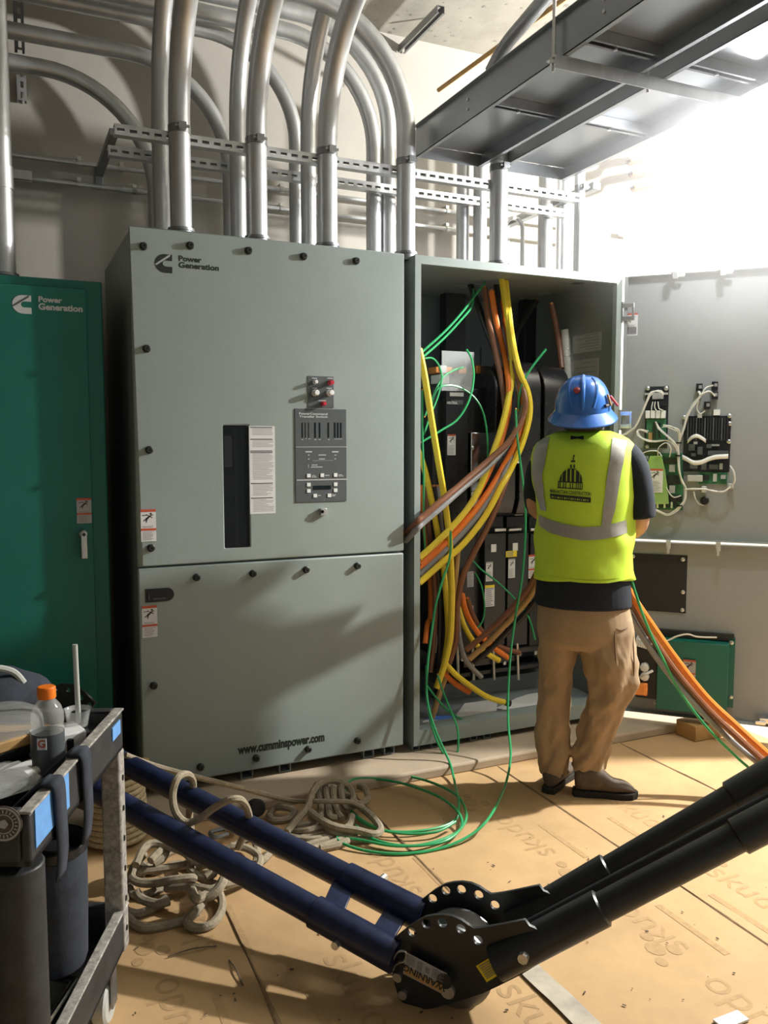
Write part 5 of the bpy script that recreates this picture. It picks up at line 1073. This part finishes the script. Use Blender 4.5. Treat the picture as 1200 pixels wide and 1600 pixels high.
# black arms rising to the right
NA, NB = aP(800, 1492, PO, pn), aD(1240, 1262, 2.08); FA, FB = NA + OFF, aD(1245, 1188, 2.25)
for (a, c) in ((NA, NB), (FA, FB)):
    d = (c - a).normalized(); g = MB(); g.cyl(a, c + d * .5, .038, n=24); tb = g.build('black_tube', 'black_paint', bo)
    g = MB(); g.tube([a - d * .05, a + d * .27, a + d * .275], [.047, .047, .040], 24); g.build('sleeve', 'black_paint', tb)
    g = MB(); g.tube([a + d * .66, a + d * .665, a + d * 1.2], [.038, .046, .046], 24); g.build('sleeve', 'black_paint', tb)
    g = MB(); q_ = a + d * .05; g.cyl(q_ - pn * .04 + V((0, 0, .0)), q_ - pn * .062, .014, n=8); g.build('bolt', 'zinc', tb)
a, c = (NA + FA) / 2 + V((0, 0, .02)), (NB + FB) / 2; g = MB(); g.cyl(a, c + (c - a) * .3, .014, n=12); g.build('tie_rod', 'black_paint', bo)
for (zx, zy) in ((185, 592), (498, 728), (250, 748), (222, 652)):
    p = onp(zx, zy, .006); g = MB(); g.cyl(p, p - pn * .012, .013 if zx != 498 else .02, n=12); g.build('bolt', 'zinc', bo)
def onplate(name, q4, m, off):
    g = MB(); P = [onp(x, y, off) for x, y in q4]; Q_ = [onp(x, y, off + .0015) for x, y in q4]; g.add(P + Q_, [(3, 2, 1, 0), (4, 5, 6, 7), (0, 1, 5, 4), (1, 2, 6, 5), (2, 3, 7, 6), (3, 0, 4, 7)]); return g.build(name, m, bo)
def bil(q4, u, v_): a, b_, c, d = q4; return tuple((a[k] * (1 - u) + b_[k] * u) * (1 - v_) + (d[k] * (1 - u) + c[k] * u) * v_ for k in (0, 1))
def sub(q4, u0, v0, u1, v1): return [bil(q4, u0, v0), bil(q4, u1, v0), bil(q4, u1, v1), bil(q4, u0, v1)]
YQ = [(648, 598), (735, 545), (785, 640), (708, 688)]; yl = onplate('yellow_label', YQ, 'label_yellow', .0065)
for k in range(7): onplate('label_line', sub(YQ, .12, .10 + .12 * k, .88 - .1 * (k % 3), .14 + .12 * k), 'label_text', .0085)
TQ = [(262, 520), (490, 640), (462, 752), (246, 640)]; onplate('warning_tag', TQ, 'label_grey', .030)
onplate('tag_strip', sub(TQ, .02, .62, .98, .97), 'kraft', .032); onplate('tag_figure', sub(TQ, .30, .12, .42, .5), 'label_text', .032); onplate('tag_figure', sub(TQ, .5, .2, .6, .45), 'label_text', .032)
for k in range(5): onplate('tag_line', sub(TQ, .66, .1 + .09 * k, .95 - .05 * (k % 2), .13 + .09 * k), 'label_text', .032); onplate('tag_line', sub(TQ, .04, .1 + .09 * k, .24, .13 + .09 * k), 'label_text', .032)
T_ = MX(((-px_.x, 0, -pn.x, 0), (-px_.y, 0, -pn.y, 0), (0, -1, 0, 0), (0, 0, 0, 1)))
p = onp(362, 662, .034); dr_ = (onp(490, 640, 0) - onp(262, 520, 0)).normalized(); an = math.atan2(dr_.z, dr_.dot(px_))
inst('tag_lettering', text_mesh('WARNING', .026, 'label_black', 'CENTER', .02), bo, MX(((px_.x, 0, -pn.x, p.x), (px_.y, 0, -pn.y, p.y), (0, 1, 0, p.z), (0, 0, 0, 1))) @ MX.Rotation(an + math.pi, 4, 'Z'))
g = MB(); g.tube(crom([onp(185, 592, .02), onp(200, 545, .03), onp(225, 518, .035), onp(262, 522, .035), onp(255, 570, .03), onp(225, 580, .03), onp(195, 600, .02)], 5), .003, 6); g.build('tag_wire', 'zinc', bo)
# upper elbow behind the cart
EP = FL2 + V((0, 0, .02)); 
def ep(px, py): p = PI @ aP(px, py, EP, pn); return (p.x, p.y)
EO = [ep(*q_) for q_ in ((55, 1120), (66, 1090), (78, 1076), (95, 1068), (115, 1069), (132, 1080), (150, 1098), (142, 1108), (170, 1150), (200, 1190), (190, 1215), (150, 1200), (60, 1160))]
def eh(px, py): x, y = ep(px, py); return [(x + .012 * math.cos(a), y + .012 * math.sin(a)) for a in [2 * math.pi * i / 12 for i in range(12)]]
EL = [EO] + [eh(*q_) for q_ in ((88, 1084), (108, 1078), (128, 1090), (141, 1101))]
T2 = PT.copy(); T2.translation = PT.translation; dn = (EP - PO).dot(pn)
plate_curve(EL, .010, MX.Translation(pn * dn) @ PT, 'side_plate', 'black_paint', bo); plate_curve(EL, .010, MX.Translation(pn * (dn - .16) + V((-.02, 0, -.06))) @ PT, 'side_plate', 'black_paint', bo)

# ================================================================= ropes
def rope(name, label, paths, m='rope', r=.0150, group='ropes on the floor', k=6):
    t = thing(name, label, 'rope', paths[0][0], group=group)
    for P in paths: g = MB(); g.tube(crom(P, k), r, 8); g.build('strand', m, t)
    return t
def F(px, py, h=0): return aZ(px, py, ZF + .014 + h)
rope('rope_heap', 'tangled grey tan rope heap under the blue tubes beside the cart', [
    [F(225, 1335, .05), F(212, 1350, .05), F(205, 1368, .04), F(215, 1378, .03), F(240, 1380, .03), F(270, 1375, .05), F(300, 1372, .05), F(296, 1376, .03), F(262, 1388, .02), F(300, 1386, .06), F(330, 1390, .06), F(345, 1380, .06), F(350, 1362, .05), F(330, 1352, .05), F(300, 1345, .06)],
    [F(212, 1352, .08), F(225, 1325, .10), F(245, 1318, .10), F(285, 1330, .08), F(300, 1345, .05), F(298, 1360, .03), F(320, 1375, .03), F(345, 1383, .03), F(380, 1375, .02), F(400, 1360, .02), F(405, 1340, .03), F(385, 1325, .05), F(360, 1322, .06)],
    [F(212, 1392, .04), F(222, 1405, .02), F(245, 1412, .02), F(265, 1408, .02)], [F(195, 1400), F(195, 1420), F(212, 1428), F(238, 1420), F(262, 1402, .02)],
    [F(310, 1398, .05), F(325, 1402, .05), F(345, 1385, .07), F(352, 1360, .08), F(348, 1350, .08)], [F(318, 1408, .03), F(306, 1425, .03), F(293, 1440, .01), F(305, 1450), F(330, 1445), F(345, 1425), F(346, 1405, .01), F(338, 1392, .02), F(322, 1398, .05), F(306, 1405, .06), F(300, 1390, .07)],
    [F(215, 1345), F(240, 1362), F(280, 1350), F(320, 1362), F(350, 1350), F(340, 1330), F(300, 1320), F(250, 1340), F(205, 1385), F(220, 1400), F(260, 1385)], [F(195, 1375), F(220, 1362, .03), F(260, 1356, .03), F(292, 1350, .03), F(296, 1335, .04)],
    [F(235, 1345, .07), F(250, 1330, .08), F(262, 1322, .08), F(255, 1340, .06), F(240, 1350, .05)], [F(310, 1355, .04), F(325, 1350, .06), F(335, 1362, .06), F(322, 1372, .05)], [F(360, 1340), F(385, 1352), F(410, 1345), F(430, 1325), F(455, 1335), F(470, 1330)], [F(345, 1335), F(372, 1318, .03), F(395, 1310, .04), F(402, 1330, .03), F(400, 1350, .02)],
    [F(195, 1430), F(225, 1450), F(280, 1440), F(308, 1425, .01)] ])
rope('rope_heap', 'second tangled rope heap in front of the closed cabinet', [
    [F(448, 1300, .02), F(465, 1280, .04), F(480, 1262, .06), F(490, 1235, .10), F(505, 1222, .11), F(525, 1220, .10), F(545, 1230, .07), F(552, 1248, .05), F(545, 1262, .03)],
    [F(495, 1225, .08), F(500, 1250, .05), F(502, 1272, .03), F(492, 1285, .02), F(470, 1290, .02), F(450, 1295)], [F(508, 1228, .08), F(512, 1255, .05), F(515, 1275, .03), F(525, 1278, .02)], [F(520, 1230, .08), F(522, 1252, .05), F(528, 1270, .03), F(535, 1280, .02)],
    [F(532, 1228, .08), F(535, 1250, .05), F(542, 1262, .03), F(556, 1258, .03)], [F(485, 1268, .05), F(500, 1280, .05), F(525, 1292, .04), F(560, 1298, .03), F(585, 1304, .02), F(595, 1296, .02), F(585, 1280, .03), F(565, 1262, .04), F(548, 1250, .06)], [F(560, 1258, .05), F(575, 1248, .04), F(570, 1232, .05), F(560, 1228, .05)],
    [F(420, 1275), F(430, 1262, .02), F(448, 1262, .03), F(460, 1268, .02), F(450, 1280), F(428, 1282), F(420, 1275)], [F(455, 1300), F(480, 1298, .02), F(505, 1292, .02), F(520, 1300, .02), F(545, 1310), F(530, 1320), F(500, 1326)], [F(470, 1310), F(500, 1304), F(530, 1300, .02), F(545, 1290, .03), F(550, 1275, .04)],
    [F(440, 1305), F(480, 1312), F(520, 1308), F(550, 1312), F(590, 1310)], [F(500, 1245, .04), F(530, 1240, .05), F(556, 1246, .05)], [F(478, 1330), F(505, 1322), F(535, 1312), F(558, 1304, .01)], [F(470, 1324), F(500, 1315), F(530, 1305)] ])
up_ = lambda px, py, Y: aY(px, py, Y)
q0 = FL2 + (FR - FL2) * .52
rope('rope_line', 'rope pulled from the cart behind the blue tubes to the far rope heap', [[aY(196, 1180, 3.1), aY(240, 1196, 3.12), aY(310, 1215, 3.14), aY(380, 1232, 3.14), F(450, 1250, .05), F(500, 1252, .08), F(550, 1254, .07), F(572, 1268, .03)]], r=.011)
def ov(px, py, D): return aD(px, py, D + .16)
rope('rope_loop', 'single rope loop hitched around the farther blue tube', [[ov(304, 1330, 2.70), ov(296, 1270, 2.78), ov(302, 1225, 2.76), ov(293, 1210, 2.68), ov(278, 1215, 2.60), ov(270, 1240, 2.58), ov(274, 1268, 2.56), ov(290, 1285, 2.55), ov(310, 1280, 2.54), ov(335, 1262, 2.52), ov(358, 1250, 2.50), ov(376, 1250, 2.52), ov(386, 1264, 2.58), ov(388, 1285, 2.66), ov(372, 1325, 2.70)]], r=.0125)
rp = [[]]
cc = F(196, 1330)
cc = aZ(188, 1325, ZF)
coil = []
for i in range(11 * 16):
    a = 2 * math.pi * i / 16; lvl = i // 16; coil.append(V((cc.x + (.115 - .002 * lvl) * math.cos(a), cc.y + .08 + (.115 - .002 * lvl) * math.sin(a), ZF + .012 + .0225 * i / 16)))
rope('rope_coil', 'neat stacked coil of pale rope standing behind the cart post', [coil], 'rope_pale', .0115, k=2)
g = MB(); p = cc + V((.03, .08, .27)); g.box(p.x - .12, p.x + .10, p.y - .03, p.y + .03, p.z, p.z + .035); tag(g.build('wood_offcut', 'wood', None, .004), 'pale wood offcut resting on top of the rope coil', 'wood offcut')
# plug and flashlight among the ropes
pg = thing('cord_plug', 'black and yellow cord plug lying behind the farther blue tube', 'plug', F(395, 1266))
p = F(400, 1262, .03); g = MB(); g.lathe([(.02, -.03), (.036, -.025), (.036, .02), (.028, .03)], 18, MX.Translation(p) @ MX.Rotation(R(70), 4, 'X')); g.build('shell', 'black_rubber', pg)
g = MB(); g.lathe([(.026, .0), (.026, .012)], 18, MX.Translation(p + V((-.005, -.012, .0))) @ MX.Rotation(R(80), 4, 'X')); g.build('face', 'label_yellow', pg)
fl_ = thing('steel_shackle', 'bright steel shackle lying among the ropes between the blue tubes', 'shackle', F(355, 1302))
p = F(362, 1298, .02); g = MB(); g.cyl(p, p + V((.05, .06, .02)), .02, n=16); g.build('pin', 'steel_bright', fl_); g = MB(); g.tube(crom([p + V((-.02, -.02, 0)), p + V((-.07, -.03, .0)), p + V((-.08, .02, .0)), p + V((-.02, .03, 0))], 6), .009, 8); g.build('bow', 'galv_dark', fl_)

# ================================================================= service cart at the left
CF, CN = aZ(191, 1106, .80), aZ(46, 1268, .80)
cu_ = (CF - CN); CL = cu_.length; cu_.normalize(); cv = V((-cu_.y, cu_.x, 0))       # u: away from viewer, v: to the left
CM = MX(((cu_.x, cv.x, 0, CN.x), (cu_.y, cv.y, 0, CN.y), (0, 0, 1, ZF), (0, 0, 0, 1))); CI = CM.inverted()
ct = thing('service_cart', 'scuffed dark grey plastic service cart loaded with supplies at the left edge', 'cart', mx=CM)
CW, HT_, HB = .46, .80 - ZF, .30
def cbox(name, m, x0, x1, y0, y1, z0, z1, parent=ct, bevel=.006): g = MB(); g.box(x0, x1, y0, y1, z0, z1, CM); return g.build(name, m, parent, bevel)
for (z1, nm) in ((HT_, 'top_shelf'), (HB, 'bottom_shelf')):
    z0 = z1 - .115
    s_ = cbox(nm, 'cart_plastic', 0, CL, 0, CW, z0, z0 + .02)
    for (a, c, d, e) in ((0, CL, 0, .02), (0, CL, CW - .02, CW), (0, .02, .02, CW - .02), (CL - .02, CL, .02, CW - .02)): cbox('rim', 'cart_plastic', a, c, d, e, z0, z1 - .006, s_)
    for (a, c, d, e) in ((-.003, CL + .003, -.004, .024), (-.003, CL + .003, CW - .024, CW + .004), (0, .024, .024, CW - .024), (CL - .024, CL + .003, .024, CW - .024)): cbox('rim_cap', 'cart_scuffed' if d < .01 else 'cart_plastic', a, c, d, e, z1 - .006, z1, s_, .003)
for (x, y) in ((CL - .045, -.002), (CL - .045, CW - .05)):
    cbox('post', 'cart_scuffed' if y < .1 else 'cart_plastic', x, x + .047, y, y + .052, HB - .12, HT_ - .11)
    for k in range(6):
        if y < .1: p = CM @ V((x + .022, y - .001, .24 + .085 * k)); g = MB(); g.prism(ell(.005, .008, 10), .002, MX.Translation(p) @ CM.to_3x3().to_4x4() @ MX.Rotation(R(90), 4, 'X')); g.build('post_hole', 'label_black', ct)
g = MB(); o_ = [(.055 * math.cos(R(a)) + .052, .055 * math.sin(R(a)) + .052) for a in range(0, 360, 20)]
g.prism(o_, HT_ - .13 - .14, CM @ MX.Translation((0, 0, .14))); g.build('post', 'cart_plastic', ct, .004)
g = MB(); g.prism([(x * 1.0, y) for x, y in o_], HT_ - .13 - .14, CM @ MX.Translation((-.02, CW - .12, .14))); g.build('post', 'cart_plastic', ct, .004)
for (x, y) in ((CL - .07, .05), (.06, .05), (CL - .07, CW - .05), (.06, CW - .05)):
    g = MB(); T = CM @ MX.Translation((x, y, .062)) @ MX.Rotation(R(90), 4, 'X'); g.lathe([(.02, -.02), (.052, -.02), (.060, -.014), (.060, .014), (.052, .02), (.02, .02)], 24, T); cs = g.build('caster_wheel', 'light_grey_plastic', ct)
    cbox('caster_fork', 'galv_dark', x - .02, x + .02, y - .03, y - .025, .05, .19, cs, 0); cbox('caster_fork', 'galv_dark', x - .02, x + .02, y + .025, y + .03, .05, .19, cs, 0)
for (u0, u1, z0, z1) in ((CL - .10, CL - .03, HT_ - .058, HT_ - .022), (.02, .21, HT_ - .085, HT_ - .004)): cbox('blue_tape', 'blue_tape', u0, u1, -.003, 0, z0, z1, ct, 0)
# round seal on the near corner
sd_ = aP(6, 1287, CM @ V((-.005, 0, 0)), cu_)
g = MB(); n_ = -cu_; T = MX.Translation(sd_) @ n_.to_track_quat('Z', 'Y').to_matrix().to_4x4()
g.lathe([(.0, .0), (.036, .0), (.036, .002)], 30, T); g.m = 1; g.lathe([(.030, .0021), (.034, .0021), (.034, .003), (.030, .003)], 30, T, False); g.lathe([(.018, .0021), (.020, .0021), (.020, .003), (.018, .003)], 30, T, False); g.prism(ell(.010, .010, 5), .0035, T)
for k in range(22): a = 2 * math.pi * k / 22; g.box(-.0012, .0012, .022, .028, .002, .0032, T @ MX.Rotation(a, 4, 'Z'))
g.build('round_seal', ['boot', 'label_grey'], ct)
def top(u, v_, z=0): return CM @ V((u, v_, HT_ - .095 + z))
def at_top(px, py, z): p = CI @ aZ(px, py, z); return p
# sports drink bottle
bq = aZ(77, 1207, .80 - .085); 
bt = thing('sports_drink_bottle', 'clear sports drink bottle with an orange cap on the cart', 'bottle', (bq.x, bq.y, .715))
BT = MX.Translation((bq.x, bq.y, .715)); hb = 1.0
g = MB(); g.lathe([(.002, .0), (.033, .0), (.037, .006), (.037, .055), (.034, .065), (.037, .075), (.0375, .105), (.036, .118), (.0385, .130), (.0375, .150), (.031, .168), (.020, .182), (.018, .190)], 28, BT, False); g.build('bottle_wall', 'clear_plastic', bt)
g = MB(); g.lathe([(.002, .002), (.034, .003), (.035, .085), (.033, .095), (.0, .095)], 24, BT); g.build('drink', 'dark_liquid', bt)
g = MB(); g.lathe([(.0382, .018), (.0382, .104)], 28, BT, False); lb_ = g.build('sleeve_label', 'panel_grey', bt)
vd = (CC - V((bq.x, bq.y, .77))); vd.z = 0; vd.normalize(); vd = MX.Rotation(R(-22), 3, 'Z') @ vd; rx_ = V((0, 0, 1)).cross(vd)
LT = MX(((rx_.x, 0, vd.x, bq.x + vd.x * .0386), (rx_.y, 0, vd.y, bq.y + vd.y * .0386), (0, 1, 0, .715 + .085), (0, 0, 0, 1)))
g = MB(); g.box(-.011, .011, -.014, .014, -.001, .0006, LT); g.build('logo_patch', 'label_white', bt); text('G', .026, 'label_red', bt, LT @ MX.Translation((0, 0, .0008)), 'logo_letter', bold=.03)
g = MB(); g.lathe([(.0195, .186), (.0215, .187), (.0215, .212), (.019, .215), (.0, .215)], 28, BT); g.build('cap', 'orange_cap', bt)
# clear domed food box, black lidded tray
p = aZ(10, 1180, .73)
fb = thing('domed_food_box', 'brown food box under a clear domed lid behind the bottle', 'food box', (p.x, p.y, .715))
T = MX.Translation((p.x - .02, p.y + .08, .72)) @ MX.Rotation(R(30), 4, 'Z')
g = MB(); g.prism(rr(.22, .18, .03), .022, T); g.build('tray', 'black_plastic', fb, .003); g = MB(); g.prism(rr(.225, .185, .03), .028, T @ MX.Translation((0, 0, .022))); g.build('sleeve', 'kraft', fb, .004)
g = MB(); g.loft([[T @ V((x * k, y * k, .05 + z)) for x, y in rr(.215, .175, .06)] for (k, z) in ((1, 0), (.97, .03), (.88, .048), (.6, .058), (.2, .06))]); g.build('lid', 'clear_plastic', fb)
p = aZ(12, 1235, .74)
fb = thing('lidded_black_tray', 'black food tray with a crinkled clear lid at the cart\'s near corner', 'food tray', (p.x, p.y, .715))
T = MX.Translation((p.x - .03, p.y + .02, .718)) @ MX.Rotation(R(20), 4, 'Z')
g = MB(); g.prism(rr(.17, .15, .03), .03, T); g.build('tray', 'black_plastic', fb, .004); g = MB(); g.loft([[T @ V((x * k, y * k, .03 + z + .003 * math.sin(i * 2.1))) for i, (x, y) in enumerate(rr(.18, .16, .03))] for (k, z) in ((1, 0), (1, .008), (.9, .02), (.5, .026), (.1, .027))]); g.build('lid', 'clear_plastic', fb)
p = aZ(30, 1215, .73); g = MB(); T = MX.Translation((p.x + .01, p.y + .05, .722)) @ MX.Rotation(R(40), 4, 'Z'); g.prism(rr(.12, .09, .004), .005, T); g.cyl(T @ V((-.06, -.04, .012)), T @ V((.05, -.045, .012)), .011, n=12); tag(g.build('folded_paper', 'paper_white'), 'folded white paper roll lying before the bottle on the cart', 'paper')
# cup with a rod in it on a black case
p = aZ(128, 1165, .73)
T = MX.Translation((p.x + .0, p.y + .05, .705))
cs = thing('black_case', 'small black plastic case under the clear cup on the cart', 'case', T.translation); g = MB(); g.prism(rr(.15, .11, .01), .06, T @ MX.Rotation(R(30), 4, 'Z')); g.build('shell', 'black_plastic', cs, .006)
for k in (-.03, .0): g = MB(); g.lathe([(.004, 0), (.004, .004)], 8, T @ MX.Rotation(R(30), 4, 'Z') @ MX.Translation((k, -.056, .052)) @ MX.Rotation(R(90), 4, 'X')); g.build('rivet', 'zinc', cs)
cq = T.translation + V((-.005, .005, .061))
cup = thing('clear_cup', 'clear plastic cup holding a pale rod on the cart', 'cup', cq); g = MB(); g.lathe([(.0, 0), (.026, 0), (.034, .045), (.036, .047), (.032, .043), (.024, .003), (.0, .003)], 24, MX.Translation(cq)); g.build('wall', 'clear_plastic', cup)
p0 = cq + V((.003, .006, .006)); p1 = aP(117, 1007, p0, V((math.sin(YAW), math.cos(YAW), 0)))
g = MB(); g.cyl(p0, p1, .0068, n=12); tag(g.build('pale_rod', 'light_grey_plastic'), 'pale grey rod standing up out of the clear cup', 'rod')
p = top(CL - .10, .14); g = MB(); T = MX.Translation(p) @ MX.Rotation(R(15), 4, 'Z'); g.prism(rr(.12, .10, .01), .07, T); tag(g.build('cardboard_packet', 'paper_white', None, .004), 'crumpled pale packet at the far corner of the cart', 'packet')
# dark bag and strap behind
p = aZ(20, 1090, .80)
bg = thing('dark_tool_bag', 'slumped dark blue tool bag at the far left of the cart', 'bag', (p.x, p.y + .1, .72))
g = MB(); rows = []
for i in range(13):
    t_ = R(-88 + 176 * i / 12); rows.append([V((p.x - .10 + .20 * math.cos(t_) * math.cos(a) * (1 + .2 * noise.noise(V((math.cos(a) * 2, math.sin(a) * 2, i * .5)))), p.y + .10 + .14 * math.cos(t_) * math.sin(a) * (1 + .2 * noise.noise(V((math.cos(a) * 2, 5, i * .5)))), .79 + .085 * math.sin(t_) * (1 + .25 * noise.noise(V((math.cos(a), math.sin(a), i * .7)))))) for a in [2 * math.pi * k / 28 for k in range(28)]])
g.loft(rows); g.build('pouch', 'bag_fabric', bg); g = MB(); g.tube(crom([V((p.x - .13, p.y - .01, .865)), V((p.x - .06, p.y + .02, .885)), V((p.x + .0, p.y + .03, .868)), V((p.x + .03, p.y + .03, .83))], 6), .010, 8); g.build('handle', 'light_grey_plastic', bg)
# strap hung tool bucket
bk = thing('tool_bucket', 'black canvas tool bucket hanging by two straps from the cart rim', 'bucket', CM @ V((.40, .12, .33)))
bc = CI @ aZ(133, 1455, ZF + .25); B0 = CM @ V((.37, .105, .30)); BX = MX.Translation((B0.x, B0.y, B0.z + ZF * 0))
g = MB(); g.lathe([(.001, 0), (.074, 0), (.080, .02), (.084, .17), (.085, .30), (.082, .31), (.078, .30), (.076, .03), (.001, .03)], 32, BX); g.build('wall', 'bag_fabric', bk)
g = MB(); g.lathe([(.0855, .285), (.0885, .288), (.0885, .308), (.0855, .311)], 32, BX, False); g.build('hoop', 'black_plastic', bk)
g = MB(); g.lathe([(.001, .0), (.04, .005), (.045, .02), (.03, .04), (.001, .045)], 16, BX @ MX.Translation((.01, 0, .255))); g.build('lamp_knob', 'black_plastic', bk)
for u in (.13, .30):
    g = MB(); pts = [V((u, .10, HT_ - .06)), V((u, .03, HT_ + .004)), V((u, .01, HT_ + .010)), V((u, -.012, HT_ - .0)), V((u + .01, -.012, HT_ - .08)), V((u + .03, -.006, HT_ - .16)), V((u + .06, .012, HT_ - .235))]
    c_ = crom(pts, 5); vs = []
    for q_ in c_: vs += [CM @ (q_ - V((.028, 0, 0))), CM @ (q_ + V((.028, 0, 0)))]
    g.add(vs, [(2 * i, 2 * i + 2, 2 * i + 3, 2 * i + 1) for i in range(len(c_) - 1)]); o = g.build('strap', 'bag_fabric', bk); s_ = o.modifiers.new('solid', 'SOLIDIFY'); s_.thickness = .005
# hardware on the lower shelf
def low_(u, v_, z=0): return CM @ V((u, v_, HB - .093 + z))
br = thing('steel_frame_tool', 'bright steel bar frame lying on the cart\'s bottom shelf', 'tool', low_(.3, .15))
for (a, c) in (((.36, .05), (.42, .25)), ((.20, .06), (.26, .26)), ((.36, .05), (.20, .06))): g = MB(); g.cyl(low_(*a, .05), low_(*c, .055), .011, n=10); g.build('bar', 'steel_bright', br)
g = MB(); q_ = low_(.30, .14, .05); g.lathe([(.001, -.03), (.03, -.02), (.034, 0), (.03, .02), (.001, .03)], 18, MX.Translation(q_)); g.build('knob', 'black_plastic', br)
g = MB(); q_ = low_(.46, .24, .03); g.prism(rr(.11, .08, .02), .05, MX.Translation(q_)); tag(g.build('yellow_case', 'label_yellow', None, .008), 'small yellow case on the cart\'s bottom shelf', 'case')
g = MB(); q_ = low_(.24, .30, .0); g.prism(rr(.2, .16, .01), .12, MX.Translation(q_) @ MX.Rotation(R(20), 4, 'Z')); tag(g.build('grey_carton', 'light_grey_plastic', None, .004), 'grey carton at the back of the cart\'s bottom shelf', 'carton')
g = MB(); q_ = low_(.52, .14, .0); g.prism(rr(.09, .07, .004), .09, MX.Translation(q_) @ MX.Rotation(R(-20), 4, 'Z')); tag(g.build('pale_carton', 'paper_white', None, .003), 'pale carton beside the yellow case on the cart', 'carton')
# ================================================================= odds and ends on the floor
p0, p1 = aZ(1090, 1162, ZF), aZ(1172, 1162, ZF)
g = MB(); g.box(p0.x, p1.x, 3.18, 3.32, ZF + .002, ZF + .085); tag(g.build('wood_block', 'kraft', None, .004), 'brown block on the floor under the open cabinet door', 'block')
b = MB()
for k in range(70):
    px, py = random.uniform(200, 1200), random.uniform(1260, 1600); p = aZ(px, py, ZF + .004); s_ = random.uniform(.0015, .005); T = MX.Translation(p + V((0, 0, .001))) @ MX.Rotation(random.uniform(0, 6), 4, 'Z') @ MX.Rotation(random.uniform(-.4, .4), 4, 'X'); b.box(-s_ * random.uniform(.6, 2.2), s_, -s_ * .5, s_ * .5, 0, s_ * .4, T)
o = b.build('floor_debris', 'boot'); tag(o, 'scattered dark crumbs and chips on the brown floor paper', 'debris', kind='stuff')
for (a, c, lb) in (((262, 1495), (338, 1478), 'longer of two thin dark twigs on the floor paper'), ((358, 1500), (380, 1540), 'short thin dark twig before the blue tubes')):
    g = MB(); g.tube(crom([aZ(*a, ZF + .006), aZ((a[0] + c[0]) / 2, (a[1] + c[1]) / 2 - 4, ZF + .012), aZ(*c, ZF + .006)], 5), .002, 6); tag(g.build('twig', 'boot'), lb, 'twig', 'twigs on the floor')
g = MB(); p = aZ(1140, 1597, ZF + .003); g.box(p.x - .04, p.x + .05, p.y - .02, p.y + .02, ZF + .004, ZF + .01); tag(g.build('paper_scrap', 'paper_white'), 'white paper scrap at the bottom right corner of the floor', 'paper')
